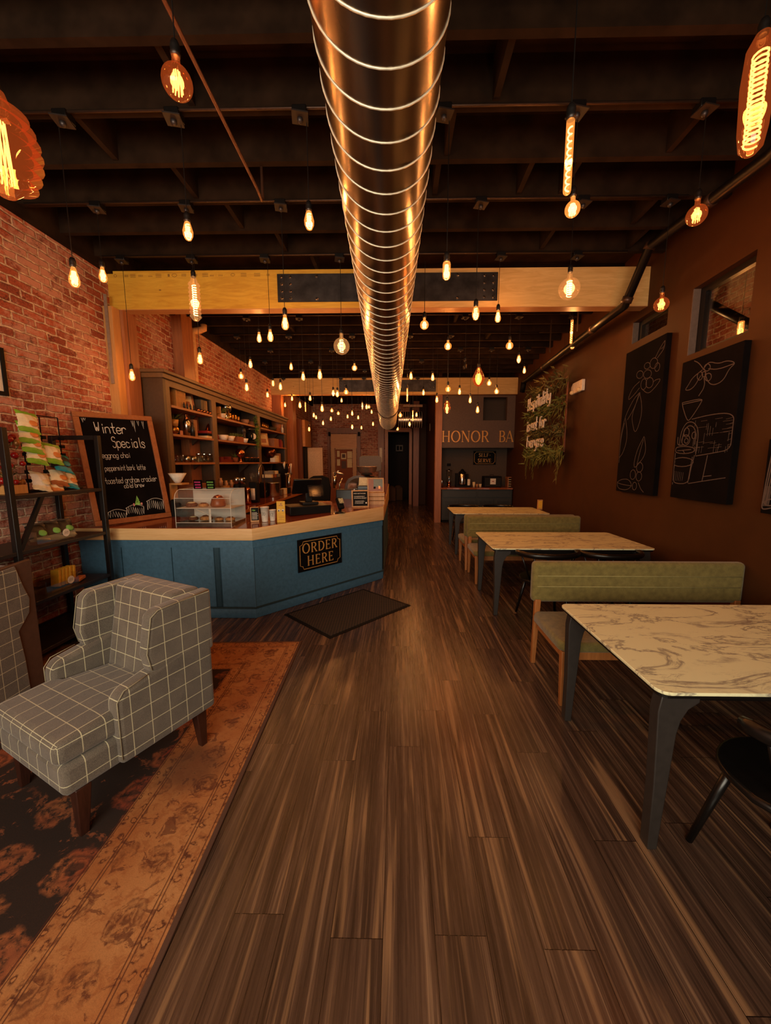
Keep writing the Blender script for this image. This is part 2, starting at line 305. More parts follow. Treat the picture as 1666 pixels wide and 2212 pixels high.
# ------------------------------------------------------------ mesh building
class MB:
    def __init__(s): s.v = []; s.f = []; s.uv = None
    def add(s, vs, fs):
        k = len(s.v); s.v += [tuple(v) for v in vs]; s.f += [tuple(i+k for i in f) for f in fs]; return s
    def box(s, c, d, rot=None):
        hx, hy, hz = d[0]/2, d[1]/2, d[2]/2
        vs = [Vector((x*hx, y*hy, z*hz)) for x, y, z in ((-1,-1,-1),(1,-1,-1),(1,1,-1),(-1,1,-1),(-1,-1,1),(1,-1,1),(1,1,1),(-1,1,1))]
        if rot is not None: vs = [rot @ v for v in vs]
        c = Vector(c); return s.add([v+c for v in vs], [(3,2,1,0),(4,5,6,7),(0,1,5,4),(1,2,6,5),(2,3,7,6),(3,0,4,7)])
    def bb(s, a, b): return s.box([(a[i]+b[i])/2 for i in range(3)], [abs(b[i]-a[i]) for i in range(3)])
    def bar(s, p, q, w, h=None, up=(0, 0, 1)):
        p, q = Vector(p), Vector(q); d = q-p; L = d.length; d.normalize(); u = Vector(up)
        if abs(d.dot(u)) > .95: u = Vector((0, 1, 0))
        x = d.cross(u).normalized(); u = x.cross(d)
        rot = Matrix((x, d, u)).transposed(); return s.box((p+q)/2, (w, L, h or w), rot)
    def taper(s, p, q, a, b):          # square bar, a = (w,d) at p, b at q, axis mostly z
        p, q = Vector(p), Vector(q)
        vs = [p+Vector((x*a[0]/2, y*a[1]/2, 0)) for x, y in ((-1,-1),(1,-1),(1,1),(-1,1))]+[q+Vector((x*b[0]/2, y*b[1]/2, 0)) for x, y in ((-1,-1),(1,-1),(1,1),(-1,1))]
        fl = q.z < p.z
        fs = [(3,2,1,0),(4,5,6,7),(0,1,5,4),(1,2,6,5),(2,3,7,6),(3,0,4,7)]
        return s.add(vs, [f[::-1] for f in fs] if fl else fs)
    def tube(s, pts, r, n=8, closed=False):
        pts = [Vector(p) for p in pts]; m = len(pts); rr = r if isinstance(r, (list, tuple)) else [r]*m
        vs = []; prev = None
        for i, p in enumerate(pts):
            a = pts[i-1] if (i > 0 or closed) else p; b = pts[(i+1) % m] if (i < m-1 or closed) else p
            d = (b-a).normalized()
            if prev is None:
                u = Vector((0, 0, 1)) if abs(d.z) < .9 else Vector((1, 0, 0)); x = d.cross(u).normalized()
            else:
                x = (prev-d*prev.dot(d)).normalized()
            prev = x; y = d.cross(x)
            for k in range(n):
                t = 2*math.pi*k/n; vs.append(p+(x*math.cos(t)+y*math.sin(t))*rr[i])
        fs = []
        for i in range(m if closed else m-1):
            j = (i+1) % m
            for k in range(n): fs.append((i*n+k, i*n+(k+1) % n, j*n+(k+1) % n, j*n+k))
        if not closed: fs += [tuple(range(n))[::-1], tuple((m-1)*n+k for k in range(n))]
        return s.add(vs, fs)
    def lathe(s, prof, n=20, c=(0, 0, 0), rib=None):
        c = Vector(c); vs = []
        for (r, z) in prof:
            for k in range(n):
                t = 2*math.pi*k/n; q = r*(1+(rib[0]*math.cos(rib[1]*t) if rib else 0))
                vs.append(c+Vector((q*math.cos(t), q*math.sin(t), z)))
        fs = []
        for i in range(len(prof)-1):
            for k in range(n): fs.append((i*n+k, i*n+(k+1) % n, (i+1)*n+(k+1) % n, (i+1)*n+k))
        if prof[0][0] > 1e-4: fs.append(tuple(range(n))[::-1])
        if prof[-1][0] > 1e-4: fs.append(tuple((len(prof)-1)*n+k for k in range(n)))
        return s.add(vs, fs)
    def prism(s, poly, z0, z1):
        n = len(poly); a = sum(poly[i][0]*poly[(i+1) % n][1]-poly[(i+1) % n][0]*poly[i][1] for i in range(n))
        if a < 0: poly = poly[::-1]
        zt = z1 if callable(z1) else (lambda x, y: z1); zb = z0 if callable(z0) else (lambda x, y: z0)
        vs = [(x, y, zb(x, y)) for x, y in poly]+[(x, y, zt(x, y)) for x, y in poly]
        fs = [tuple(range(n))[::-1], tuple(range(n, 2*n))]+[(i, (i+1) % n, (i+1) % n+n, i+n) for i in range(n)]
        return s.add(vs, fs)
    def ball(s, c, r, n=12, m=8, sc_=(1, 1, 1)):
        prof = [(max(1e-5, r*math.sin(math.pi*i/m)), -r*math.cos(math.pi*i/m)) for i in range(m+1)]
        k = len(s.v); s.lathe(prof, n); c = Vector(c)
        s.v[k:] = [(v[0]*sc_[0]+c.x, v[1]*sc_[1]+c.y, v[2]*sc_[2]+c.z) for v in s.v[k:]]; return s
    def leaf(s, p, d, L, w, up=(0, 0, 1)):
        p, d = Vector(p), Vector(d).normalized(); u = Vector(up); x = d.cross(u)
        if x.length < .05: x = d.cross(Vector((1, 0, 0)))
        x.normalize(); nn = x.cross(d)
        return s.add([p, p+d*L*.4+x*w/2+nn*w*.12, p+d*L, p+d*L*.4-x*w/2+nn*w*.12, p+d*L*.45-nn*w*.1], [(0, 1, 4), (1, 2, 4), (2, 3, 4), (3, 0, 4)])
    def xf(s, mtx, k=0):
        s.v[k:] = [tuple(mtx @ Vector(v)) for v in s.v[k:]]; return s
    def build(s, name, m, parent=None, smooth=False, bevel=0, seg=2, uv=False, loc=None, rot=None, sub=0):
        me = bpy.data.meshes.new(name); me.from_pydata(s.v, [], s.f); me.update()
        ms = m if isinstance(m, (list, tuple)) else [m]
        for q in ms: me.materials.append(q)
        if uv:
            L = me.uv_layers.new(name='uv').data
            for p in me.polygons:
                nx, ny, nz = [abs(a) for a in p.normal]
                for li in p.loop_indices:
                    v = me.vertices[me.loops[li].vertex_index].co
                    L[li].uv = (v.y, v.z) if nx >= ny and nx >= nz else ((v.x, v.z) if ny >= nz else (v.x, v.y))
        if smooth:
            for p in me.polygons: p.use_smooth = True
        o = bpy.data.objects.new(name, me); COL.objects.link(o)
        if smooth == 'auto':
            me.set_sharp_from_angle(angle=R(40))
        if bevel:
            b = o.modifiers.new('bevel', 'BEVEL'); b.width = bevel; b.segments = seg; b.limit_method = 'ANGLE'; b.angle_limit = R(35)
            for p in me.polygons: p.use_smooth = True
            me.set_sharp_from_angle(angle=R(60))
        if sub:
            b = o.modifiers.new('sub', 'SUBSURF'); b.levels = sub; b.render_levels = sub
        if parent is not None: o.parent = parent
        if loc is not None: o.location = loc
        if rot is not None: o.rotation_euler = rot
        return o
LABELS = {}
def tag(o, label, cat, group=None):
    o['label'] = label; o['category'] = cat
    if group: o['group'] = group
    n = len(label.split())
    if not 4 <= n <= 16: print('LABELLEN', n, label)
    if label in LABELS and not (group and LABELS[label] == group): print('DUPLABEL', label)
    LABELS[label] = group; return o
def thing(name, label, cat, loc=(0, 0, 0), rz=0.0, group=None, rot=None):
    o = bpy.data.objects.new(name, None); o.empty_display_size = .1; COL.objects.link(o)
    o.location = loc; o.rotation_euler = rot or (0, 0, rz); return tag(o, label, cat, group)
def struct(name, mb, m, **k):
    o = mb.build(name, m, **k); o['kind'] = 'structure'; return o
def dup(o, parent=None):
    c = o.copy(); COL.objects.link(c); c.parent = parent
    for ch in list(o.children): dup(ch, c)
    return c
def relabel(o, label, cat, group=None, loc=None, rz=None):
    tag(o, label, cat, group)
    if loc is not None: o.location = loc
    if rz is not None: o.rotation_euler.z = rz
    return o
FACE_Y = (R(90), 0, 0)            # local x -> +X, y -> up, z -> towards the camera side (-Y)
FACE_X = (R(90), 0, R(-90))       # for things on the right wall, facing -X
FACE_PX = (R(90), 0, R(90))       # for things on the left wall, facing +X

# ------------------------------------------------------------ lettering: one-stroke glyphs, y: 0 descender, 2 base, 6 x-height, 9 cap
G = {'a':'4616 05 03 12 32 44/4642','b':'0902/0516 36 45 43 32 12 03','c':'4516 05 03 12 32 43','d':'4942/4516 16 05 03 12 32 43','e':'0444 45 36 16 05 03 12 32 43',
'g':'4546 16 05 03 12 32 43/4641 30 10 01','h':'0902/0516 36 45 42','i':'2622/2827','k':'0902/4602/2342','l':'2923 32','m':'0602/0516 25 22/2536 45 42','n':'0602/0516 36 45 42',
'o':'1605 03 12 32 43 45 36 16','p':'0600/0516 36 45 43 32 12 03','r':'0602/0416 36 45','s':'4536 16 05 34 43 32 12 03','t':'2923 32 42/0646','w':'0613 12 25 32 33 46','x':'0642/4602',
'y':'0604 13 33 44/4641 30 10','j':'3631 20 10/3938','v':'0622 46','f':'4838 28 17 12/0535','u':'0603 12 32 43/4642','W':'0912 27 32 49','S':'4839 19 08 07 16 36 45 43 32 12 03','E':'4909 0902 0242/0636','H':'0902/4942/0646','O':'1908 03 12 32 43 48 39 19',
'N':'0209 42 49','R':'0209 39 48 47 36 06/2642','D':'0902 22 43 48 29 09','L':'0902 42','F':'4909 02/0636','V':'0922 49','B':'0209 39 48 47 36 06/3645 43 32 02','A':'0229 42/1434','-':'0636','0':'1908 03 12 32 43 48 39 19','1':'0729 22','2':'0819 39 48 47 02 42','9':'4736 16 07 08 19 39 48 42','.':'2223'}
def strokes(ch):
    out = []
    for st in G.get(ch, '').split('/'):
        d = st.replace(' ', ''); out.append([(int(d[i]), int(d[i+1])-2) for i in range(0, len(d)-1, 2)])
    return [s for s in out if s]
def chaikin(p, closed=False):
    q = [p[0]]
    for a, b in zip(p, p[1:]):
        q += [(a[0]*.75+b[0]*.25, a[1]*.75+b[1]*.25), (a[0]*.25+b[0]*.75, a[1]*.25+b[1]*.75)]
    return q+[p[-1]]
RBN = [0]
def ribbon(mb, pts, w, z0=0.0, z1=.002, calli=0.0):
    RBN[0] = (RBN[0]+1) % 9; z1 += RBN[0]*(z1-z0)*.02
    P = [Vector((x, y)) for x, y in pts]; n = len(P); L = []; Rr = []
    for i in range(n):
        a = P[max(0, i-1)]; b = P[min(n-1, i+1)]; d = (b-a)
        if d.length < 1e-6: d = Vector((1, 0))
        d.normalize(); nn = Vector((-d.y, d.x)); ww = w/2*((1-calli)+calli*abs(d.y))
        L.append(P[i]+nn*ww); Rr.append(P[i]-nn*ww)
    for i in range(n-1):
        q = [L[i], Rr[i], Rr[i+1], L[i+1]]
        mb.add([(v.x, v.y, z0) for v in q]+[(v.x, v.y, z1) for v in q], [(4, 5, 6, 7), (0, 4, 7, 3), (1, 2, 6, 5), (0, 1, 5, 4), (3, 7, 6, 2)])
def write(mb, text, x, y, h, w, jit=0.0, space=1.25, depth=.002, smooth=1, z0=0.0, slant=.0):
    """hand-written single-stroke text, baseline start (x,y), cap height h"""
    u = h/7.0
    for ch in text:
        for st in strokes(ch):
            p = [(a+random.uniform(-jit, jit), b+random.uniform(-jit, jit)) for a, b in st]
            for _ in range(smooth): p = chaikin(p)
            ribbon(mb, [(x+a*u*.85+b*u*slant, y+b*u) for a, b in p], w, z0, z0+depth)
        x += u*(4*.85*space if ch not in ' ' else 3.0) if ch not in 'il.' else u*2.6*space
    return x
SER = {'O': 'o', 'D': 'l', 'R': 'l', 'E': 'l', 'H': 'lr', 'F': 'l', 'L': 'l', 'N': 'lr', 'V': '', 'B': 'l', 'A': '', 'S': ''}
def arc(cx, cy, rx, ry, a0, a1, n=14): return [(cx+rx*math.cos(R(a0+(a1-a0)*i/n)), cy+ry*math.sin(R(a0+(a1-a0)*i/n))) for i in range(n+1)]
def serif_glyph(mb, ch, x, y, h, w, depth, z0=0.0):
    """roman capital with thick stems, thin arms and small serifs; returns advance"""
    T = w; t = w*.42; sx = h*.12
    def st(x0, y0, x1, y1, ww): ribbon(mb, [(x+x0*h, y+y0*h), (x+x1*h, y+y1*h)], ww, z0, z0+depth)
    def serif(xx, yy): st(xx-.10, yy, xx+.10, yy, t)
    def stem(xx): st(xx, 0, xx, 1, T); serif(xx, .02); serif(xx, .98)
    def curve(pts, c=.55): ribbon(mb, [(x+a*h, y+b*h) for a, b in pts], T*1.05, z0, z0+depth, c)
    if ch == 'O': curve(arc(.42, .5, .38, .49, 0, 360, 28)); return .95
    if ch == 'D': stem(.14); curve([(.14, .98)]+arc(.3, .5, .42, .48, 90, -90)+[(.14, .02)]); return .88
    if ch in 'RB':
        stem(.14); curve([(.14, .98)]+arc(.34, .74, .24, .24, 90, -90)+[(.14, .5)])
        if ch == 'R': st(.36, .5, .66, .02, T*.9); serif(.66, .02); return .82
        curve([(.14, .5)]+arc(.36, .26, .27, .24, 90, -90)+[(.14, .02)]); return .78
    if ch == 'E' or ch == 'F':
        stem(.14); st(.14, .97, .56, .97, t); st(.14, .52, .46, .52, t); st(.56, .99, .56, .84, t); st(.46, .6, .46, .44, t)
        if ch == 'E': st(.14, .03, .6, .03, t); st(.6, .01, .6, .18, t)
        return .74
    if ch == 'L': stem(.14); st(.14, .03, .56, .03, t); st(.56, .01, .56, .2, t); return .7
    if ch == 'H': stem(.14); stem(.68); st(.14, .52, .68, .52, t); return .92
    if ch == 'N': st(.12, 0, .12, 1, t); st(.72, 0, .72, 1, t); st(.12, 1, .72, 0, T); serif(.1, .98); serif(.12, .02); serif(.72, .98); return .95
    if ch == 'V': st(.04, .98, .36, 0, T); st(.68, .98, .36, 0, t); serif(.05, .98); serif(.67, .98); return .78
    if ch == 'A': st(.04, .02, .38, 1, t); st(.38, 1, .74, .02, T); st(.18, .34, .6, .34, t); serif(.04, .02); serif(.74, .02); return .86
    if ch == 'S': curve([(.52, .82)]+arc(.32, .75, .2, .23, 20, 250, 14)[1:]+arc(.32, .27, .23, .25, 70, -160, 14), .25); return .66
    if ch == '-': st(.06, .45, .3, .45, t*1.3); return .4
    return .45
def serif_text(mb, s, cx, y, h, w, depth, z0=0.0, gap=.06):
    tmp = MB(); adv = [serif_glyph(tmp, c, 0, 0, h, w, depth)+gap for c in s]; tot = sum(adv)*h-gap*h; x = cx-tot/2
    for c, a in zip(s, adv): serif_glyph(mb, c, x, y, h, w, depth, z0); x += a*h
def text_obj(name, s, size, m, parent, loc, rot=(0, 0, 0), ext=.0008, align='CENTER'):
    c = bpy.data.curves.new(name, 'FONT'); c.body = s; c.size = size; c.extrude = ext; c.align_x = align; c.align_y = 'CENTER'; c.materials.append(m)
    q = bpy.data.objects.new(name, c); COL.objects.link(q); bpy.context.view_layer.update(); me = bpy.data.meshes.new_from_object(q.evaluated_get(bpy.context.evaluated_depsgraph_get())); bpy.data.objects.remove(q)
    o = bpy.data.objects.new(name, me); COL.objects.link(o); o.parent = parent; o.location = loc; o.rotation_euler = rot; return o
# ============================================================ THE SETTING
XL = -3.35; ZJ = 3.85
struct('floor', MB().bb((-3.7, -3, -.1), (3.8, 19, 0)), FLOOR)
struct('ceiling', MB().bb((-3.7, -3, 4.13), (5.2, 19, 4.25)), JOIST)
struct('wall_left', MB().bb((XL-.25, -3, 0), (XL, 15, 4.13)), BRICK_L)
struct('baseboard_left', MB().bb((XL, -1, 0), (XL+.03, 3.83, .15)), BLACKP)
struct('trim_3', MB().bb((XL, -2.5, 3.79), (XL+.07, 15, 4.13)), JOIST)
struct('light_block_wall', MB().bb((XL, -1.8, 0), (wallx(-1.7), -1.65, 1.15)), BROWNW)  # unseen knee wall, added and sized to shade the near floor
# right wall with two high openings
RWROT = (0, 0, -math.atan(WXS))
w2 = (atw(1636, 540).y, atw(1498, 617).y, (atw(1491, 757).z+atw(1625, 725).z)/2, (atw(1505, 617).z+atw(1640, 540).z)/2)
w1 = (atw(1445, 653).y, atw(1368, 690).y, (atw(1365, 742).z+atw(1440, 705).z)/2, (atw(1372, 690).z+atw(1447, 653).z)/2)
mb = MB(); T = .16
mb.bb((0, -3, 0), (T, w2[0], 4.13)).bb((0, w2[0], 0), (T, w2[1], w2[2])).bb((0, w2[0], w2[3]), (T, w2[1], 4.13))
mb.bb((0, w2[1], 0), (T, w1[0], 4.13)).bb((0, w1[0], 0), (T, w1[1], w1[2])).bb((0, w1[0], w1[3]), (T, w1[1], 4.13)).bb((0, w1[1], 0), (T, 15.1, 4.13))
struct('wall_right', mb, BROWNW, loc=(WX0, 0, 0), rot=RWROT)
for i, w in enumerate((w2, w1)):
    o = bpy.data.objects.new('window_%d' % (i+1), None); COL.objects.link(o); o['kind'] = 'structure'; o.location = (WX0, 0, 0); o.rotation_euler = RWROT
    fr = MB(); a, b_, z0, z1 = w
    fr.bb((.07, a, z0), (.12, a+.05, z1)).bb((.07, b_-.07, z0), (.12, b_, z1)).bb((.07, a+.05, z0), (.12, b_-.07, z0+.04)).bb((.07, a+.05, z1-.05), (.12, b_-.07, z1))
    fr.build('window_frame', BLACKP, o); MB().bb((.09, a+.05, z0+.04), (.096, b_-.07, z1-.05)).build('window_glass', GLASS, o)
    MB().bb((.001, b_-.008, z0+.001), (.068, b_-.001, z1-.001)).build('window_jamb', M('grey_jamb', (96, 84, 76), .6), o)
struct('wall_behind_openings', MB().bb((4.5, 1, 0), (4.7, 10.4, 4.13)), mat_brick('brick_behind_openings', (1, 2, None)))  # brick set behind both openings to fill the panes
# back wall, doorway to the rear corridor
YB = 15.0
mb = MB().bb((XL, YB, 0), (-.42, YB+.2, 4.13)).bb((-.42, YB, 2.80), (.44, YB+.2, 4.13))
struct('wall_back', mb, BRICK_B)
struct('wall_back_right', MB().bb((.44, YB, 0), (1.1, YB+.2, 4.13)), BROWNW)
struct('wall_hallway', MB().bb((1.08, 10.56, 0), (1.18, YB, 4.13)), BROWNW)
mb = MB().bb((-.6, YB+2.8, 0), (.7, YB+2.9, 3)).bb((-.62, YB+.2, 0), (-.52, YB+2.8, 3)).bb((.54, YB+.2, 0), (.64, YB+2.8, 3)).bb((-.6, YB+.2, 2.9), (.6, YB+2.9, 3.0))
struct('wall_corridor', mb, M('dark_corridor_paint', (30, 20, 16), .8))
# honor bar partition: face wall above, alcove behind the cabinet
YP = 10.42; XR = wallx(YP)
sq = (at(1045, 858, Y=YP), at(1095, 908, Y=YP))
mb = MB().bb((1.16, YP, 2.05), (sq[0].x, YP+.12, 3.40)).bb((sq[0].x, YP, 2.05), (sq[1].x, YP+.12, sq[1].z)).bb((sq[0].x, YP, sq[0].z), (sq[1].x, YP+.12, 3.40)).bb((sq[1].x, YP, 2.05), (XR, YP+.12, 3.40))
struct('wall_honor_bar', mb, GREYP)
struct('wall_alcove', MB().bb((1.24, YP+.75, 0), (3.3, YP+.85, 4.13)), M('alcove_paint', (72, 56, 44), .7))
struct('trim_1', MB().bb((1.16, YP-.012, 2.03), (XR, YP+.13, 2.055)), M('alcove_edge', (84, 66, 54), .6))
# ceiling joists
k = 0; Y = 2.285-.42*9
while Y < 14.9:
    if not (4.60 < Y < 4.85 or 10.15 < Y < 10.5):
        struct('ceiling_joist', MB().bb((XL, Y-.025, ZJ), (wallx(Y), Y+.025, 4.13)), JOIST)
    Y += .42
random.seed(3)
for Xb, kk in ((-2.1, 1), (-1.72, 2), (-1.5, 3), (-1.2, 4), (-.95, 5), (1.0, 2), (1.35, 2), (1.95, 1), (2.2, 3), (1.5, 4), (2.4, 4), (.35, 1), (.3, 2), (-1.3, 0), (.6, 0), (-.6, 8), (.9, 9), (-1.8, 10), (1.6, 11)):
    Y = 2.285+.42*kk
    struct('joist_blocking', MB().bb((Xb-.02, Y+.026, ZJ+.02), (Xb+.02, Y+.394, 4.12)), JOIST)
# glulam beams with bolted steel splice plates
def beam(Y0, z0, z1, plate, label_marks=True):
    a, b_ = plate
    o = struct('beam', MB().bb((XL, Y0, z0+.006), ((a+b_)/2, Y0+.14, z1)), BEAM if label_marks else BEAM2)
    MB().bb(((a+b_)/2+.001, Y0, z0+.006), (wallx(Y0), Y0+.14, z1)).build('beam_half', BEAM2, o)
    MB().bb((XL, Y0+.001, z0), (wallx(Y0), Y0+.139, z0+.006)).build('beam_soffit', LAM, o)
    a, b_ = plate
    p = MB().bb((a, Y0-.012, z0+.07), (b_, Y0-.001, z1-.05)).build('steel_plate', STEELPL, o)
    bolt = MB().lathe([(.016, 0), (.016, .008), (.008, .014), (0, .014)], 8).build('bolt', STEEL, p, rot=FACE_Y, loc=(a+.05, Y0-.012, z0+.1))
    first = True
    hz = (z1-.05)-(z0+.07)
    for i, X in enumerate([a+.05, a+.15, b_-.15, b_-.05]+[a+(b_-a)*q for q in (.18, .5, .82)]):
        for j in range(4 if i < 4 else 2):
            z = z0+.07+hz*((.12+.253*j) if i < 4 else (.1+.8*j))
            if first: q = bolt; first = False
            else: q = bolt.copy(); COL.objects.link(q)
            q.location = (X, Y0-.012, z)
    mk = MB(); x = XL+.08
    while x < a-.1 and label_marks:
        w = random.uniform(.02, .07); h = random.uniform(.015, .04); kind = random.randint(0, 2); zz = z1-.07
        if kind == 0:
            for r_ in range(4): mk.bb((x, Y0-.0012, zz+r_*.011), (x+w, Y0-.0006, zz+r_*.011+.003))
        elif kind == 1: mk.tube([(x+w/2+w/2*math.cos(t), Y0-.001, zz+.02+h/2*math.sin(t)) for t in [q*.785 for q in range(8)]], .002, 4, True)
        else:
            for r_ in range(4): mk.bb((x+r_*w/4, Y0-.0012, zz+.005), (x+r_*w/4+.004, Y0-.0006, zz+h))
        x += w+random.uniform(.02, .1)
    if mk.v: mk.build('mill_stamp', M('stamp_ink', (110, 74, 34), .8), o)
    return o
pa, pb = at(600, 620, Y=4.62).x, at(1075, 620, Y=4.62).x
beam(4.62, 3.40, 3.82, (pa, pb))
beam(10.25, 3.40, 3.82, (at(733, 835, Y=10.25).x, at(942, 835, Y=10.25).x), False)
# timber posts: (x0, x1, y0, y1, z1, materials)
def post(x0, x1, y0, y1, z1, m, z0=0.0, lines=0):
    o = struct('column', MB().bb((x0, y0, z0), (x1, y1, z1)), m)
    return o
post(XL+.001, -3.245, 4.50, 4.62, 3.40, POSTP, z0=.96); post(XL+.001, -3.21, 4.625, 4.85, 3.40, POST, z0=.96)
st = MB().bb((XL+.03, 4.488, 2.55), (XL+.065, 4.499, 3.52)).build('strap_tie', M('strap_zinc', (150, 130, 112), .45, .3)); st['kind'] = 'structure'
post(XL+.001, -3.20, 5.85, 6.15, 3.85, POST, z0=.96)
post(XL+.001, -3.1, 10.28, 10.5, 3.40, POST); post(XL+.001, -3.05, 11.2, 11.55, 3.85, POST); post(XL+.001, -3.1, 12.3, 12.45, 3.0, POSTD)
a = at(940, 1000, Y=YP-.06).x; b_ = at(953, 1000, Y=YP-.06).x
post(a, b_+.01, YP-.09, YP+.12, 3.40, POST)
# rear doorway frame and posts
dY = YB-.14
for x0, x1, z1 in ((832, 838.5, 2.80), (884, 890, 2.80)):
    post(at(x0, 1000, Y=dY).x, at(x1, 1000, Y=dY).x, dY, YB, z1, POST)
post(at(893, 1000, Y=dY-.6).x, at(905, 1000, Y=dY-.6).x, dY-.6, dY-.35, 3.85, POSTD)
post(at(817, 1000, Y=dY).x, at(830, 1000, Y=dY).x, dY-.05, YB, 3.85, POSTD)
x0, x1 = at(832, 930, Y=dY).x, at(890, 930, Y=dY).x
o = struct('door_1', MB().prism([(x0, 2.80), (x1, 2.80), (x1, 2.90), ((x0+x1)/2+.25, 3.0), ((x0+x1)/2-.25, 3.0), (x0, 2.90)], 0, .14).xf(Matrix.Rotation(R(90), 4, 'X')), POST, loc=(0, YB, 0))
# boarded window on the brick back wall with papers behind its glass
def rc(x0, y0, x1, y1, Y, dep, mb=None):
    a, b_ = at(x0, y0, Y=Y), at(x1, y1, Y=Y); return (mb or MB()).bb((a.x, Y, b_.z), (b_.x, Y+dep, a.z))
o = bpy.data.objects.new('window_3', None); COL.objects.link(o); o['kind'] = 'structure'
f = MB(); rc(707, 930, 715, 1075, 14.9, .1, f); rc(771, 930, 780, 1075, 14.9, .1, f); rc(707, 924, 780, 936, 14.88, .12, f); f.build('window_surround', POSTD, o)
rc(715, 938, 771, 968, 14.9, .08).build('pine_boards', PINE, o)
f = MB(); rc(715, 968, 725, 1075, 14.9, .08, f); rc(762, 968, 771, 1075, 14.9, .08, f); rc(725, 968, 762, 971, 14.9, .08, f); f.build('window_casing', POSTP, o)
rc(725, 971, 762, 1075, 14.96, .03).build('notice_panel', M('cork_rust', (140, 74, 44), .8), o)
f = MB()
for q in ((728, 974, 734, 987), (737, 979, 748, 992), (750, 975, 761, 990), (750, 991, 761, 1010), (728, 992, 735, 1006)): rc(*q, 14.955, .004, f)
f.build('pinned_paper', CREAM, o)
f = MB()
for q in ((739, 981, 746, 989), (738, 996, 748, 1012)): rc(*q, 14.951, .003, f)
f.build('pinned_photo', M('photo_print', (84, 50, 36), .6), o)
for px_ in (709, 773): rc(px_, 933, px_+5, 942, 14.86, .04).build('bracket', BLACKM, o)
# white panel door standing open at the left rear
o = struct('door_2', MB().bb((0, 0, 0), (.60, .045, 2.13)), M('cream_door_paint', (214, 178, 142), .5), loc=(at(660, 1000, Y=13).x, 13.0, 0), rot=(0, 0, R(-4)), bevel=.004)
MB().bb((.09, -.008, 1.15), (.51, -.001, 2.0)).bb((.09, -.008, .2), (.51, -.001, 1.0)).build('door_panel', M('cream_door_panel', (222, 188, 152), .5), o, bevel=.004)
MB().ball((.55, -.06, 1.02), .035).tube([(.55, -.05, 1.02), (.55, 0, 1.02)], .012).build('door_knob', BLACKM, o, smooth=True)
struct('door_3', MB().bb((XL+.001, 12.46, 0), (-3.06, 12.9, 2.15)), BLACKM)
struct('trim_2', MB().bb((XL+.001, 12.46, 2.15), (-3.02, 13.3, 3.0)), PINE)

# ============================================================ DUCTS
XA, ZA = -.03, 3.247
def dc(Y): return Vector((XA-.024*Y, Y, ZA-.0375*Y))
d = thing('spiral_duct', 'large round galvanised spiral air duct running down the middle of the ceiling', 'duct', dc(-1.2))
p0 = dc(-1.2); ax = (dc(11.3)-p0); L = ax.length; ax.normalize(); RD = .238
sx = Vector((1, 0, 0)); sx = (sx-ax*sx.dot(ax)).normalized(); sz = sx.cross(ax)
def dp(s, a, r=RD): return ax*s+(sx*math.cos(a)+sz*math.sin(a))*r
mb = MB(); n = 64; vs = []; rows = 24
for i in range(rows+1): vs += [dp(L*i/rows, 2*math.pi*j/n) for j in range(n)]
mb.add(vs, [(i*n+j, (i+1)*n+j, (i+1)*n+(j+1) % n, i*n+(j+1) % n) for i in range(rows) for j in range(n)])
mb.build('duct_body', DUCT, d, smooth=True)
P = .142; turns = int(L/P); m_ = 40
pts = [dp(P*i/m_, 2*math.pi*i/m_, RD+.0005) for i in range(turns*m_)]
MB().tube(pts, .0042, 6).build('spiral_seam', M('seam_daylight_glint', (238, 226, 200), .35, .25), d, smooth=True)  # pale, barely metallic colour stands in for daylight reflected along the seam
col = MB(); s_ = (9.0+1.2)
col.tube([dp(s_, 2*math.pi*j/40, RD+.008) for j in range(40)], .014, 6, True); col.build('duct_collar', M('dark_collar', (70, 56, 46), .5, .7), d, smooth=True)
e = dc(11.3); MB().tube([e-p0+Vector(q) for q in ((0, 0, 0), (.02, .1, 0), (.1, .2, 0), (.2, .25, 0))], RD, 40).build('duct_elbow', DUCT, d, smooth=True)
d2 = thing('rear_duct', 'short spiral duct turning right at the far end of the big duct', 'duct', (0, 11.9, 2.93))
MB().tube([(-.1+.05*i, 0, 0) for i in range(18)], .24, 36).build('duct_body', DUCT, d2, smooth=True)
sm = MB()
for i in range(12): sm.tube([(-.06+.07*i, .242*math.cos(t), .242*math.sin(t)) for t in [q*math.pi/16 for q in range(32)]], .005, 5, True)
sm.build('spiral_seam', M('seam_daylight_glint', (238, 226, 200), .35, .25), d2, smooth=True)
t = thing('wall_heater', 'small white slatted unit under ceiling at rear right of duct', 'vent', at(892, 877, Y=12.5))
MB().box((0, 0, 0), (.62, .1, .07)).build('housing', M('vent_grey', (150, 120, 96), .5), t)

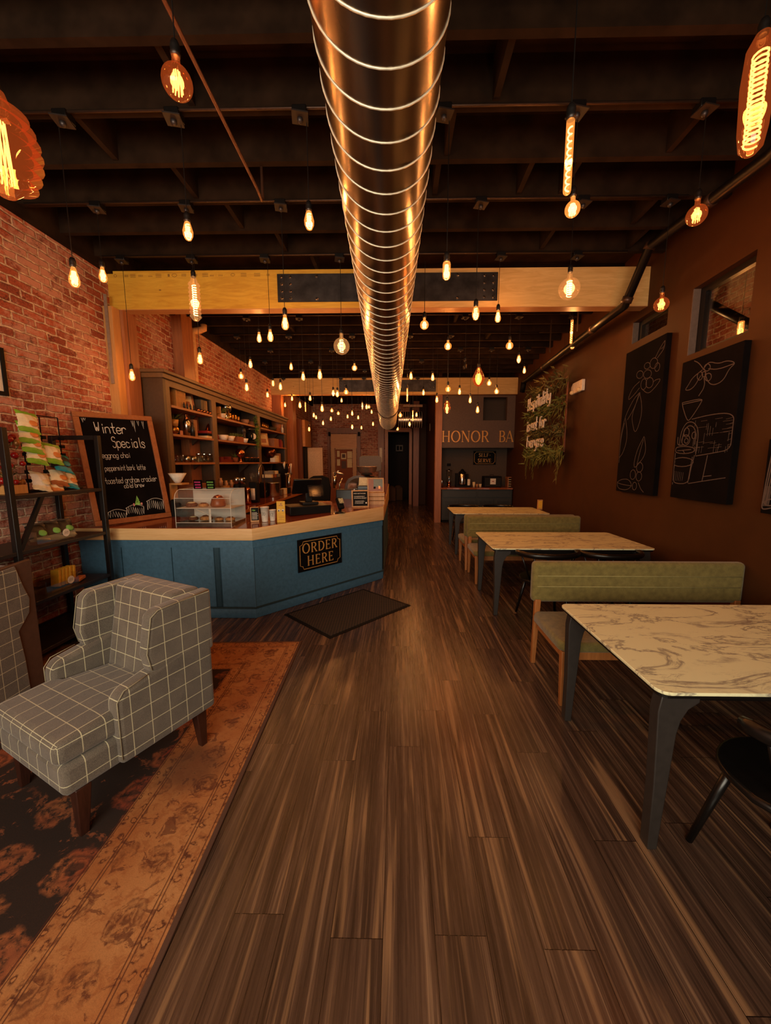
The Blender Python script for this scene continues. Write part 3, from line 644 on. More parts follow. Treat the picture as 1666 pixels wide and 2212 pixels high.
# ============================================================ PIPES
o = MB().tube([(-.99, -2.5, 3.66), (-1.0, 0, 3.66), (-1.03, 3.02, 3.62), (-1.03, 3.12, 3.60), (-1.03, 3.14, 3.63), (-1.03, 3.14, 3.84)], .0105, 10).build('sprinkler_pipe', COPPIPE, smooth=True)
tag(o, 'thin copper pipe running along the ceiling left of the duct and ending in a hook', 'pipe')
pp = [at(1900, 150, X=2.5), at(1666, 335, X=2.5), at(1405, 528, X=2.5), at(1350, 660, X=2.42), at(1240, 742, X=2.62), at(1132, 826, X=2.93)]
pp[0].z = 3.80; pp[1].z = min(pp[1].z, 3.79); pp[2].z = min(pp[2].z, 3.78)
t = thing('drain_pipe', 'black drain pipe sloping along the top of the right wall', 'pipe', pp[0])
MB().tube([q-pp[0] for q in pp], .045, 14).build('pipe_run', BLACKP, t, smooth=True)
for i, fr_ in ((1, .4), (2, 0), (2, .9), (3, .55), (4, .5)):
    c = pp[i].lerp(pp[i+1], fr_)-pp[0]; dr = (pp[i+1]-pp[i]).normalized()*.03
    MB().tube([c-dr, c+dr], .053, 14).build('pipe_collar', M('collar_metal', (70, 50, 38), .4, .5), t, smooth=True)
MB().tube([pp[5]-pp[0], pp[5]-pp[0]+Vector((.0, .1, -.2))], .06, 14).build('pipe_end', BLACKM, t, smooth=True)
for i, (xa, ya, yb) in enumerate(((1191, 700, 762), (1249, 678, 716))):
    Yp = 6.3 if i == 0 else 5.4; a = at(xa, ya, Y=Yp); b_ = at(xa, yb, Y=Yp)
    o = MB().bb((a.x-.007, Yp-.007, b_.z), (a.x+.007, Yp+.007, ZJ)).build('hanger_rod', CONDUIT)
    tag(o, ('farther' if i == 0 else 'nearer')+' thin metal rod hanging from joists above the right wall drain pipe', 'rod', 'pipe hanger rods')
w = at(414, 712, X=-3.22)
o = MB().tube([(-3.24, 6.22, 1.0), (-3.24, 6.22, w.z-.05), (-3.24, 6.24, w.z), (-3.16, 6.3, w.z+.03), (-3.1, 6.32, w.z+.06), (-3.1, 6.32, w.z+.12)], .05, 12).build('vent_pipe', M('cream_pipe', (206, 150, 92), .5), smooth=True)
tag(o, 'cream painted pipe rising beside the left wall post behind the bookcase', 'pipe')

# ============================================================ PENDANT BULBS
ROW = lambda n: 2.70+.84*n
def pst(kx=1.0, r=.032, h=.13):
    return [(.013, h*.46), (.014, h*.36), (.018, h*.24), (r*.82, h*.0), (r, -h*.2), (r*.93, -h*.36), (r*.6, -h*.49), (0.0001, -h*.54)]
def sphere_prof(r, neck, nz):
    p = [(neck, r+nz), (neck*1.05, r*1.0)]
    for i in range(1, 13): a = math.pi*(.13+.87*i/12); p.append((max(.0001, r*math.sin(a)), r*math.cos(a)))
    return p
def capsule(r, h):
    return [(r*.55, h/2), (r*.9, h/2-r*.3), (r, h/2-r*.8), (r, -h/2+r), (r*.87, -h/2+r*.5), (r*.5, -h/2+r*.13), (.0001, -h/2)]
def spiral(r, z0, z1, turns, w, mb, n=14):
    mb.tube([(r*math.cos(2*math.pi*turns*i/(n*turns)), r*math.sin(2*math.pi*turns*i/(n*turns)), z0+(z1-z0)*i/(n*turns)) for i in range(int(n*turns)+1)], w, 4); return mb
def cage(r, z0, z1, k, w, mb):
    for i in range(k):
        a = 2*math.pi*i/k; b_ = a+.5; mb.tube([(r*.6*math.cos(a), r*.6*math.sin(a), z1), (r*math.cos(b_), r*math.sin(b_), z0)], w, 4)
    return mb
TYPES = {
 'tear': (pst(), AMBER, lambda m: cage(.015, -.048, .03, 8, .0052, m), .13, None),
 'globe': (sphere_prof(.047, .014, .03), AMBER, lambda m: cage(.018, -.032, .03, 8, .005, m), .125, None),
 'disc': (sphere_prof(.062, .016, .04), AMBERD, lambda m: cage(.02, -.04, .04, 9, .003, m), .16, None),
 'big_globe': (sphere_prof(.088, .02, .045), CLEARB, lambda m: spiral(.02, -.062, .062, 7, .0035, m), .22, None),
 'tube': (capsule(.017, .30), AMBER, lambda m: spiral(.008, -.135, .12, 9, .003, m), .30, None),
 'capsule': (capsule(.026, .115), AMBER, lambda m: cage(.013, -.038, .035, 7, .005, m), .115, None),
 'oval': ([(.013, .06), (.02, .045), (.032, .0), (.03, -.025), (.018, -.05), (.0001, -.06)], AMBER, lambda m: spiral(.012, -.045, .04, 6, .0045, m), .12, None),
 'ribbed': ([(.02, .19), (.03, .15)]+[(.044+.005*(1 if i % 2 else -1), .14-.0165*i) for i in range(18)]+[(.02, -.175), (.0001, -.18)], CLEARB, lambda m: spiral(.016, -.13, .12, 13, .0035, m), .36, None),
 'hive': ([(.03, .22), (.045, .17)]+[(q, z) for i in range(7) for q, z in (((.072+.05*math.sin(math.pi*(i+.6)/7.6))+.020, .14-.047*i), ((.072+.05*math.sin(math.pi*(i+1.1)/7.6))-.018, .14-.047*i-.0235))]+[(.03, -.20), (.0001, -.205)], AMBERD, lambda m: cage(.03, -.14, .1, 11, .0035, m), .42, None),
 'red_tube': ([(.025, .23), (.05, .18), (.058, .05), (.052, -.13), (.042, -.2), (.02, -.225), (.0001, -.23)], AMBERD, lambda m: spiral(.026, -.19, .16, 17, .004, m, 12), .45, None),
 'oval_big': ([(.02, .13), (.045, .085), (.078, .01), (.078, -.03), (.05, -.09), (.0001, -.12)], AMBERD, lambda m: cage(.018, -.06, .05, 8, .0035, m), .26, None),
 'faceted': ([(.02, .1), (.035, .07), (.05, .035), (.042, .02), (.06, -.01), (.045, -.03), (.04, -.07), (.0001, -.1)], AMBERD, lambda m: cage(.012, -.05, .05, 6, .004, m), .2, None),
}
KIND = {'tear': 'teardrop filament bulb', 'globe': 'small round filament bulb', 'disc': 'wide round amber bulb', 'big_globe': 'large round globe bulb with spiral filament', 'tube': 'long thin tube bulb', 'capsule': 'short capsule bulb', 'oval': 'slim oval bulb', 'ribbed': 'long ribbed bottle shaped bulb', 'hive': 'huge ribbed beehive amber bulb', 'red_tube': 'large red amber tube bulb', 'oval_big': 'large amber egg shaped bulb', 'faceted': 'ribbed amber lantern shaped bulb'}
PROTO = {}
ld = bpy.data.lights.new('bulb_light', 'POINT'); ld.energy = BULB_W; ld.color = (1.0, .46, .165); ld.shadow_soft_size = .03
ldb = bpy.data.lights.new('big_bulb_light', 'POINT'); ldb.energy = BULB_W*1.3; ldb.color = (1.0, .43, .14); ldb.shadow_soft_size = .05
ldf = bpy.data.lights.new('far_bulb_light', 'POINT'); ldf.energy = BULB_W*1.5; ldf.color = (1.0, .45, .155); ldf.shadow_soft_size = .03
SOCKM = MB().lathe([(.004, .062), (.012, .06), (.019, .045), (.021, .03), (.019, .02), (.021, .012), (.019, 0), (.012, -.004)], 12)
def pendant(px_, py_, typ, Yr, label, group=None, size=1.0, lit=True, light=True, snap=True):
    prof, gm, filf, hh, _ = TYPES[typ]
    Y = Yr; c = at(px_, py_, Y=Y)
    if c.z > 3.7: c.z = 3.7
    root = thing('pendant_bulb', label, 'light bulb', c, 0, group)
    if typ not in PROTO:
        g = MB().lathe(prof, 24); f = MB(); filf(f)
        PROTO[typ] = [g.build('glass_bulb', gm, root, smooth=True), f.build('filament', FIL, root), SOCKM.build('socket', SOCK, root, smooth=True), MB().lathe([(.0028, 0), (.0028, 1)], 6).build('cord', SOCK, root)]
        kids = PROTO[typ]
    else:
        kids = []
        for k_ in PROTO[typ]:
            q = k_.copy(); COL.objects.link(q); q.parent = root; kids.append(q)
    g, f, s, cd_ = kids; top = max(z for r, z in prof)*size
    for q in (g, f): q.scale = (size,)*3
    s.location = (0, 0, top-.004); s.scale = (min(1.4, max(.7, size*1.0)),)*3; cd_.location = (0, 0, top+.05); cd_.scale = (1, 1, max(.01, (3.782 if Y < 5 else 3.852)-c.z-top-.05))
    if not lit: g.data = g.data.copy(); g.data.materials[0] = GLASS; f.data = f.data.copy(); f.data.materials[0] = CONDUIT
    if lit and light:
        l = bpy.data.objects.new('bulb_light', ldb if typ in ('hive', 'big_globe', 'red_tube', 'ribbed', 'oval_big') else (ldf if Y > 5 else ld)); COL.objects.link(l); l.parent = root
    if Y > 5 and not any(abs(c.x-bx_) < .55 and abs(Y-by_) < .1 for bx_, by_ in BOXES): BOXES.append((round(c.x, 1), round(Y, 2))); ROWX.setdefault(round(Y, 2), []).append(c.x)
    return root
BOXES = []; ROWX = {}
# px, py of the glass, type, row of the ceiling grid, label tail
near = [
 (4, 318, 'hive', -1, 'huge ribbed beehive bulb at the left picture edge above the brick wall'),
 (383, 178, 'disc', -1, 'wide round amber bulb hanging beside the thin copper pipe'),
 (1229, 340, 'tube', -1, 'long tube bulb hanging right of the duct, longest of the thin tubes'),
 (1634, 208, 'red_tube', -1, 'large red amber tube bulb at the top right picture edge'),
 (160, 597, 'tear', 0, 'teardrop bulb close to the left brick wall, left neighbour of a smaller one'),
 (406, 500, 'oval', 0, 'slim oval bulb hanging above the long ribbed bottle bulb'),
 (668, 477, 'oval', 0, 'slim oval bulb hanging just left of the duct above the steel plate'),
 (965, 585, 'capsule', 0, 'short capsule bulb in front of the steel plate right of the duct'),
 (1237, 452, 'globe', 0, 'small round bulb directly under the long thin tube bulb'),
 (1505, 465, 'disc', 0, 'round amber bulb beside the black drain pipe high on the right'),
 (222, 592, 'tear', 1, 'small teardrop bulb in the corner of brick wall and yellow beam'),
 (421, 648, 'ribbed', 1, 'long ribbed bottle shaped bulb in front of the yellow beam'),
 (616, 695, 'tear', 1, 'teardrop bulb just under the left end of the steel plate'),
 (1028, 677, 'oval', 1, 'slim bulb hanging below the right part of the steel plate'),
 (1230, 624, 'big_globe', 1, 'large clear globe bulb in front of the beam right of the plate'),
 (1429, 658, 'disc', 1, 'round amber bulb in front of the small high opening in the brown wall'),
 (285, 809, 'tear', 2, 'teardrop bulb on a long cord in front of the timber post by the bookcase'),
 (432, 773, 'tear', 2, 'teardrop bulb below the long ribbed bulb near the cream pipe'),
 (584, 724, 'tear', 2, 'right one of two teardrop bulbs hanging side by side under the beam'),
 (738, 748, 'big_globe', 2, 'large clear globe bulb left of the duct under the beam'),
 (917, 702, 'globe', 2, 'round bulb just right of the duct under the beam'),
 (1076, 682, 'tear', 2, 'teardrop bulb under the lower right corner of the steel plate'),
 (1235, 717, 'tube', 3, 'long thin tube bulb under the beam near the brown wall'),
 (560, 728, 'tear', 3, 'left one of two teardrop bulbs hanging side by side under the beam'),
]
for px_, py_, ty, row, lb in near:
    pendant(px_, py_, ty, ROW(row), lb, None, {'disc': 1.0 if row < 0 else .95}.get(ty, 1.0))
mid = [
 (541, 785, 'tear', 4, 'teardrop bulb above the bookcase cornice, highest of three there'), (521, 813, 'globe', 5, 'round bulb near the brick wall above the bookcase, left of the three'),
 (533, 835, 'tear', 4, 'teardrop bulb just above the bookcase cornice, lowest of the three'), (629, 791, 'tear', 5, 'teardrop bulb against the dark joists left of a lower longer row'),
 (655, 812, 'tear', 4, 'teardrop bulb left of the one beside the large globe'), (691, 808, 'tear', 3, 'teardrop bulb on a long cord left below the large globe'),
 (766, 795, 'globe', 5, 'round bulb without visible cord right below the large globe'), (590, 828, 'oval', 6, 'slim oval bulb in front of the left end of the far beam'),
 (606, 834, 'tear', 5, 'teardrop bulb in front of the left end of the far beam'), (578, 852, 'tear', 7, 'teardrop bulb where the far beam meets the brick wall'),
 (648, 874, 'tear', 6, 'teardrop bulb below the far beam beside a thin glowing tube'), (670, 859, 'tear', 7, 'teardrop bulb at the lower edge of the far beam'),
 (696, 881, 'tear', 5, 'teardrop bulb with a ring shaped bulb right above it'), (720, 849, 'oval', 6, 'slim oval bulb left of the far steel plate'),
 (729, 850, 'tear', 6, 'teardrop bulb touching the left end of the far steel plate'), (748, 847, 'globe', 6, 'round bulb in front of the far steel plate left of the duct'),
 (888, 811, 'tear', 5, 'teardrop bulb nearest to the duct on its right above the far beam'), (935, 814, 'tear', 5, 'teardrop bulb at the right end of the far steel plate'),
 (968, 748, 'globe', 3, 'round bulb against dark joists right of the duct'), (1101, 747, 'globe', 3, 'round bulb against dark joists above the slim oval one'),
 (1005, 788, 'tear', 4, 'unlit clear bulb hanging among the lit ones right of the duct'), (1121, 776, 'oval', 4, 'slim oval bulb above the end of the drain pipe'),
 (1133, 799, 'tear', 6, 'small teardrop bulb where the drain pipe meets the brown wall'), (1237, 744, 'tear', 4, 'small round glow at the foot of the lower thin tube bulb'),
 (1034, 816, 'oval_big', 3, 'large amber egg shaped bulb in front of the far beam'), (1057, 828, 'globe', 6, 'round bulb just right of the large egg shaped bulb'),
 (1073, 846, 'globe', 6, 'round bulb at the far beam close to the brown wall'), (968, 841, 'globe', 5, 'round bulb above the ribbed lantern bulb'),
 (966, 880, 'faceted', 4, 'ribbed amber lantern shaped bulb hanging beside the letters wall'), (993, 845, 'tear', 6, 'teardrop bulb in front of the far beam left of the egg bulb'),
 (1016, 863, 'tear', 6, 'small teardrop bulb above the grey wall with gold letters'), (1032, 884, 'tear', 5, 'lowest teardrop bulb in front of the grey wall with gold letters'),
 (944, 862, 'tear', 6, 'teardrop bulb at the top of the timber post beside the grey wall'), (915, 847, 'tear', 7, 'small teardrop bulb at the lower edge of the far steel plate, right side'),
 (880, 853, 'tube', 5, 'thin tube bulb close to the duct in front of the far beam'), (660, 879, 'tube', 8, 'thin tube bulb below the far beam beside the bookcase end'),
 (783, 877, 'ribbed', 9, 'bright ribbed bulb below the far steel plate left of the duct'), (892, 898, 'tube', 7, 'thin tube bulb right of the duct end in front of the rear duct'),
]
MIDLIT = 0
for px_, py_, ty, row, lb in mid:
    MIDLIT += 1
    pendant(px_, py_, ty, ROW(row if row != 9 else 9), lb, None, {'tube': .8, 'ribbed': .55, 'capsule': 1}.get(ty, 1.0), lit=(px_ != 1005), light=(MIDLIT % 4 != 0) or ty in ('oval_big', 'faceted'))
far = [(616, 874, 'tear', 9), (738, 864, 'tear', 9), (792, 878, 'tear', 8), (797, 879, 'globe', 10), (803, 889, 'tear', 11), (678, 896, 'tear', 8), (683, 901, 'tear', 11), (717, 887, 'globe', 9), (715, 904, 'tear', 9),
 (731, 893, 'globe', 10), (698, 913, 'tear', 9), (751, 899, 'tear', 10), (761, 892, 'tear', 8), (774, 901, 'tear', 10), (761, 922, 'oval', 8), (781, 923, 'tear', 11), (806, 915, 'tear', 10), (668, 927, 'oval', 8), (631, 860, 'tear', 9),
 (865, 897, 'globe', 7), (885, 916, 'oval', 8), (859, 927, 'globe', 11), (900, 895, 'tear', 9)]
for i, (px_, py_, ty, row) in enumerate(far):
    side = 'left of the duct before the brick wall' if px_ < 820 else 'right of the duct before the rear door'
    shape = {'tear': 'tiny glowing teardrop bulb', 'globe': 'tiny glowing round bulb', 'oval': 'tiny slim glowing bulb'}[ty]
    pendant(px_, py_, ty, ROW(row), shape+' '+side, 'far '+ty+' bulbs '+('left' if px_ < 820 else 'right')+' of the duct', .95, light=(i % 2 == 0))
c = at(1600, 712, X=3.55)
root = thing('pendant_bulb', 'small looping filament bulb behind the larger high opening in the brown wall', 'light bulb', c)
for q in PROTO['tube']:
    k_ = q.copy(); COL.objects.link(k_); k_.parent = root; k_.scale = (1.6, 1.6, .55) if q.name.startswith(('glass', 'fil')) else (1, 1, 1)
    if q.name.startswith('cord'): k_.location = (0, 0, .1); k_.scale = (1, 1, 4.1-c.z-.1)
    if q.name.startswith('socket'): k_.location = (0, 0, .08)
l = bpy.data.objects.new('bulb_light', ldb); COL.objects.link(l); l.parent = root
l = bpy.data.objects.new('bulb_light', ldb); COL.objects.link(l); l.location = (3.7, 5.4, 3.3)  # extra light with no bulb, added to brighten the brick behind the openings
a, b_ = at(1530, 655, X=3.9), at(1640, 712, X=3.9)
tag(MB().tube([a+(a-b_)*2, b_+(b_-a)*1.5], .05, 10).build('dark_pipe', BLACKP, smooth=True), 'dark pipe crossing behind the larger high opening in the brown wall', 'pipe')
# two unseen lamps, continuing the bulb rows, added for orange light on near floor
for X, Y, z in ((-2.0, .2, 3.1), (1.2, -.4, 3.2)):
    l = bpy.data.objects.new('bulb_light', ldb); COL.objects.link(l); l.location = (X, Y, z)
# ceiling boxes and conduit runs
bx = thing('conduit_box', 'black junction box on the joist', 'junction box', (0, 0, 3.835), 0, 'junction boxes along the ceiling joists')
MB().bb((-.045, -.04, -.035), (.045, .04, .012)).build('box', BLACKP, bx, bevel=.004)
MB().box((0, -.012, -.042), (.10, .10, .008), Matrix.Rotation(R(12), 3, 'Z')).build('cover_plate', M('box_plate', (34, 22, 15), .6), bx)
MB().ball((0, -.01, -.055), .02, 10, 6).build('cable_gland', STEELPL, bx, smooth=True)
nearb = [(-2.13, -1.42, -.62, .28, 1.1, 1.88), (-2.58, -1.81, -1.0, .69, 1.54, 2.26), (-2.98, -2.22, -1.43, -.63, 1.08, 1.88)]
allb = [(x, ROW(n)) for n, r_ in enumerate(nearb) for x in r_]+[(x, y) for x, y in BOXES if y > 5]
for i, (x, y) in enumerate(allb):
    o = bx if i == 0 else dup(bx); o.location = (x, y-.02, 3.83)
relab = {0: 'front', 1: 'second', 2: 'third'}
k = 0
for n, r_ in enumerate(nearb):
    pass
rows = {}
for o in [o for o in bpy.data.objects if o.name.startswith('conduit_box')]:
    n = round((o.location.y+.02-2.70)/.84); rows.setdefault(n, []).append(o)
ORD = ['nearest', 'second', 'third']
for n, os_ in rows.items():
    os_.sort(key=lambda q: q.location.x)
    for i, o in enumerate(os_):
        if n < 3:
            side = 'left' if o.location.x < -.2 else 'right'; same = [q for q in os_ if (q.location.x < -.2) == (side == 'left')]
            same.sort(key=lambda q: abs(q.location.x)); j = same.index(o)
            tag(o, '%s black junction box %s of the duct on the %s conduit row' % (['closest', 'second', 'third', 'fourth'][j], side, ORD[n]), 'junction box', 'junction boxes on the ceiling joists')
        else: tag(o, 'small black junction box on conduit row %s past the yellow beam' % ['one', 'two', 'three', 'four', 'five', 'six', 'seven', 'eight', 'nine', 'ten'][n-3], 'junction box', 'junction boxes beyond the first beam')
for n in range(-1, 12):
    Yc = ROW(n)-.005
    if abs(Yc-4.7) < .05: continue
    o = MB().tube([(-3.2, Yc-.035, 3.835), (0, Yc-.035, 3.835), (2.4, Yc-.035, 3.835)], .009, 6).build('conduit', CONDUIT, smooth=True)
    if n < 3: tag(o, 'thin metal conduit across the joists, '+{-1: 'hidden row nearest the viewer', 0: 'first visible row', 1: 'second visible row', 2: 'row just before the yellow beam'}[n], 'conduit')
    else: tag(o, 'thin metal conduit across the dim joists beyond the yellow beam', 'conduit', 'conduits beyond the first beam')
# ============================================================ HELPERS FOR PLANES
def hit(x, y, P, N):
    d = ray(x, y); o = Vector((0, 0, EYE)); return o+d*((Vector(P)-o).dot(N)/d.dot(N))
def frame_on(P, U, N, V=None):
    """matrix whose x axis is U, z axis is N (out of the surface), origin P"""
    U = Vector(U).normalized(); N = Vector(N).normalized(); Vv = N.cross(U)
    m = Matrix((U, Vv, N)).transposed().to_4x4(); m.translation = Vector(P); return m
def place(o, m): o.matrix_world = m; return o

# ============================================================ RUG AND MAT
rug = MB().bb((-2.35, -4.4, 0), (0, 0, .009)).build('area_rug', RUG, loc=(-.885, 3.315, .0), rot=(0, 0, R(2.6)), bevel=.003)
tag(rug, 'faded persian style rug with rust flowers and tan border under the plaid armchair', 'rug')
L_ = Vector((-1.24, 3.93)); u = Vector((.68, .733)); w = Vector((.733, -.68))
t = thing('door_mat', 'dark ribbed rubber mat on the floor below the order here sign', 'mat', (L_.x, L_.y, 0), math.atan2(u.y, u.x))
MB().bb((0, -.82, 0), (1.16, 0, .006)).build('mat_border', BLACKM, t, bevel=.002)
m_, tt, b_ = nt('rubber_mat_weave'); b_.inputs['Roughness'].default_value = .9; v, _ = objco(tt)
ck = nd(tt, 'ShaderNodeTexChecker', Vector=v, Scale=52.0, Color1=lin((60, 46, 34)), Color2=lin((24, 19, 15))); setc(tt, b_, ck.outputs[0]); bump(tt, b_, ck.outputs[1], .5, .004)
MB().bb((.035, -.785, .005), (1.125, -.035, .011)).build('mat_weave', m_, t)

# ============================================================ PLAID ARMCHAIRS
def armchair(name, label, loc, rz, panel=False):
    t = thing(name, label, 'armchair', loc, rz)
    MB().bb((-.315, -.36, .225), (.315, .36, .365)).build('seat_base', PLAID, t, uv=True, bevel=.025, seg=3)
    MB().prism([(-.31, -.375), (.31, -.375), (.31, -.12), (.245, -.10), (.245, .2), (-.245, .2), (-.245, -.10), (-.31, -.12)], .368, lambda x, y: .475+(.02 if -.3 < y else 0)-max(0, y)*.12).build('seat_cushion', PLAID, t, uv=True, bevel=.04, seg=4)
    for s in (-1, 1):
        a = MB().prism([(-.15, .23), (-.15, .545), (-.12, .585), (.2, .655), (.36, .665), (.36, .23)], 0, .09).xf(Matrix(((0, 0, 1, .255 if s > 0 else -.345), (1, 0, 0, 0), (0, 1, 0, 0), (0, 0, 0, 1))))
        a.build('armrest', PLAID, t, uv=True, bevel=.024, seg=4)
        wg = MB().prism([(.02, .60), (.0, .70), (.03, .885), (.06, .915), (.375, .935), (.375, .58)], 0, .075).xf(Matrix(((0, 0, 1, .268 if s > 0 else -.343), (1, 0, 0, 0), (0, 1, 0, 0), (0, 0, 0, 1))))
        wg.build('wing', PLAID, t, uv=True, bevel=.02, seg=4)
        for q in (-1, 1):
            MB().taper((s*.285, q*.30, .0), (s*.28, q*.29, .23), (.036, .036), (.062, .062)).build('leg', DARKWOOD, t, bevel=.004)
            MB().lathe([(.016, -.0), (.018, .008)], 10, (s*.285, q*.30, 0)).build('leg_glide', STEEL, t)
    MB().prism([(.10, .40), (.19, .915), (.205, .935), (.30, .94), (.37, .935), (.37, .23), (.14, .3)], -.26, .26).xf(Matrix(((0, 0, 1, 0), (1, 0, 0, 0), (0, 1, 0, 0), (0, 0, 0, 1)))).build('backrest', PLAID, t, uv=True, bevel=.028, seg=4)
    for s in (-1, 1):
        pi = MB(); x = s*.343; pi.tube([(x, -.146, .26), (x, -.147, .545), (x, -.115, .588), (x, .0, .612)], .0026, 6); 
        pi.tube([(x, .02, .62), (x, .002, .71), (x, .033, .885), (x, .07, .912), (x, .36, .930)], .0026, 6)
        pi.build('piping', M('cream_piping', (150, 140, 114), .9), t, smooth=True)
    if panel:
        MB().prism([(-.16, .02), (-.14, .56), (.0, .68), (.04, .95), (.40, .97), (.40, .02)], 0, .03).xf(Matrix(((0, 0, 1, .346), (1, 0, 0, 0), (0, 1, 0, 0), (0, 0, 0, 1)))).build('side_panel', LEATHER, t, bevel=.008)
        MB().prism([(-.16, .04), (-.14, .56), (.0, .66), (.03, .93), (.27, .95), (.31, .8), (.345, .7), (.33, .6), (.24, .5), (.26, .3), (.27, .04)], 0, .012).xf(Matrix(((0, 0, 1, .377), (1, 0, 0, 0), (0, 1, 0, 0), (0, 0, 0, 1)))).build('side_upholstery', PLAID, t, uv=True, bevel=.005)
    return t
armchair('armchair', 'grey plaid wing armchair with dark tapered legs standing on the rug', (-1.53, 1.865, .009), R(-25.6))
armchair('armchair', 'second grey plaid armchair with brown outer side, cut off by the left picture edge', (-2.97, 2.17, 0), R(2), True)

# ============================================================ TABLES, BENCHES, CHAIRS
def table():
    t = thing('dining_table', 'x x x x', 'table')
    W_, D_ = 1.70, .95; r = .05
    def rr(i):
        o = []
        for cx, cy, a0 in ((W_-r, D_-r, 0), (r, D_-r, 90), (r, r, 180), (W_-r, r, 270)): o += [(cx+(r-i)*math.cos(R(a0+a)), cy+(r-i)*math.sin(R(a0+a))) for a in range(0, 91, 15)]
        return o
    MB().prism(rr(0), .736, .75).build('tabletop', MARBLE, t, bevel=.003)
    MB().prism(rr(.012), .718, .735).build('underside', BLACKP, t)
    MB().bb((.12, .09, .66), (W_-.12, .11, .717)).bb((.12, D_-.11, .66), (W_-.12, D_-.09, .717)).bb((.09, .11, .66), (.11, D_-.11, .717)).bb((W_-.11, .11, .66), (W_-.09, D_-.11, .717)).build('apron', BLACKP, t)
    lp = [(0, 0), (.042, 0), (.075, .54), (.088, .60), (.115, .65), (.16, .682), (.16, .717), (.0, .717), (-.012, .64), (.0, .3)]
    lg = M('table_leg_dark_grey', (46, 40, 37), .5)
    for sx_ in (0, 1):
        for sy in (0, 1):
            m = MB().prism(lp, 0, .055)
            m.v = [((W_-.04-x) if sx_ else (.04+x), (D_-.04-z-.05*0-.0*y) if sy else (.04+z), y) for x, y, z in m.v]
            if sx_ != sy: m.f = [f[::-1] for f in m.f]
            m.f = [f[::-1] for f in m.f]
            m.build('leg', lg, t, bevel=.004)
    return t
TB = [((1.035, 1.405), 'white marble table nearest the viewer, cut off by the right picture edge'), ((1.0, 3.92), 'middle of three marble topped tables, with two black chairs tucked under it'), ((.985, 6.66), 'farthest marble topped table with a small wooden card standing on it')]
t0 = table()
for i, (p, lb) in enumerate(TB):
    o = t0 if i == 0 else dup(t0); relabel(o, lb, 'table', 'marble topped tables', (p[0], p[1], 0)); o.scale.x = .955 if i == 0 else 1
def bench():
    t = thing('bench_seat', 'x x x x', 'bench'); W_ = 1.66
    for k_, (z0, z1) in enumerate(((.765, .865), (.655, .77), (.54, .66))):
        pass
    MB().bb((0, .55, .535), (W_, .635, .865)).build('backrest', OLIVE, t, bevel=.035, seg=4)
    sm = MB()
    for z in (.755, .668): sm.tube([(.035, .5495, z), (W_-.035, .5495, z)], .0035, 5)
    sm.build('backrest_seam', M('olive_seam', (160, 150, 96), .9), t, smooth=True)
    MB().prism([(.0, .05), (.04, 0), (W_-.04, 0), (W_, .05), (W_, .5), (W_-.04, .56), (.04, .56), (0, .5)], .395, .465).build('seat', OLIVE, t, bevel=.02, seg=3)
    MB().bb((.06, .03, .335), (W_-.06, .055, .394)).bb((.06, .52, .335), (W_-.06, .545, .394)).bb((.035, .06, .335), (.06, .52, .394)).bb((W_-.06, .06, .335), (W_-.035, .52, .394)).build('seat_rail', OAKLEG, t)
    for x in (.045, W_-.045):
        MB().taper((x, .04, 0), (x, .045, .394), (.032, .032), (.05, .05)).build('leg', OAKLEG, t, bevel=.004)
        MB().taper((x, .60, 0), (x, .565, .56), (.032, .032), (.045, .045)).build('leg', OAKLEG, t, bevel=.004)
    return t
b0 = bench()
BN = [((1.075, 2.385), 0, 'olive green upholstered bench nearest the viewer, behind the near marble table'), ((1.02, 4.98), 0, 'olive green bench behind the middle table, facing the viewer'), ((2.66, 6.30), math.pi, 'olive green bench facing away toward the farthest table, mostly hidden')]
for i, (p, a, lb) in enumerate(BN):
    o = b0 if i == 0 else dup(b0); relabel(o, lb, 'bench', 'olive benches', (p[0], p[1], 0), a)
def chair():
    t = thing('spindle_chair', 'x x x x', 'chair')
    BC = M('black_lacquer_chair', (16, 14, 13), .3)
    sp = [(.252*math.cos(a)*(1.05 if math.sin(a) < 0 else 1), .225*math.sin(a)+.02) for a in [2*math.pi*i/28 for i in range(28)]]
    MB().prism(sp, .43, .462).build('seat', BC, t, bevel=.012, seg=3)
    for sx_ in (-1, 1):
        MB().tube([(sx_*.145, .13, .435), (sx_*.215, .215, 0)], [.019, .014], 10).build('leg', BC, t, smooth=True)
        MB().tube([(sx_*.14, -.12, .435), (sx_*.19, -.245, 0)], [.019, .014], 10).build('leg', BC, t, smooth=True)
    arc_ = [(-0+.305*math.sin(R(a)), .06-.30*math.cos(R(a)*.82), .735) for a in range(-96, 97, 8)]
    m = MB().tube(arc_, [.016]+[.022]*(len(arc_)-2)+[.016], 10); m.v = [(x, y, (z-.735)*1.3+.735) for x, y, z in m.v]; m.build('back_rail', BC, t, smooth=True)
    for i, a in enumerate((-78, -42, -14, 14, 42, 78)):
        p = (.285*math.sin(R(a)), .06-.30*math.cos(R(a)*.82), .725); q = (p[0]*.62, p[1]*.62-.01, .45)
        MB().tube([q, p], .0085, 8).build('spindle', BC, t, smooth=True)
    return t
c0 = chair()
CH = [((1.525, 1.307), R(8), 'black spindle chair beside the near marble table at the right picture edge'), ((1.53, 3.86), 0, 'left one of two black spindle chairs tucked under the middle table'), ((2.16, 3.86), 0, 'right one of two black spindle chairs tucked under the middle table'),
      ((1.36, 7.78), math.pi, 'left one of two black chairs behind the farthest table'), ((2.06, 7.78), math.pi, 'right one of two black chairs behind the farthest table')]
for i, (p, a, lb) in enumerate(CH):
    o = c0 if i == 0 else dup(c0); relabel(o, lb, 'chair', 'black spindle chairs', (p[0], p[1], 0), a)
cp = at(1166, 1101, Z=.752)
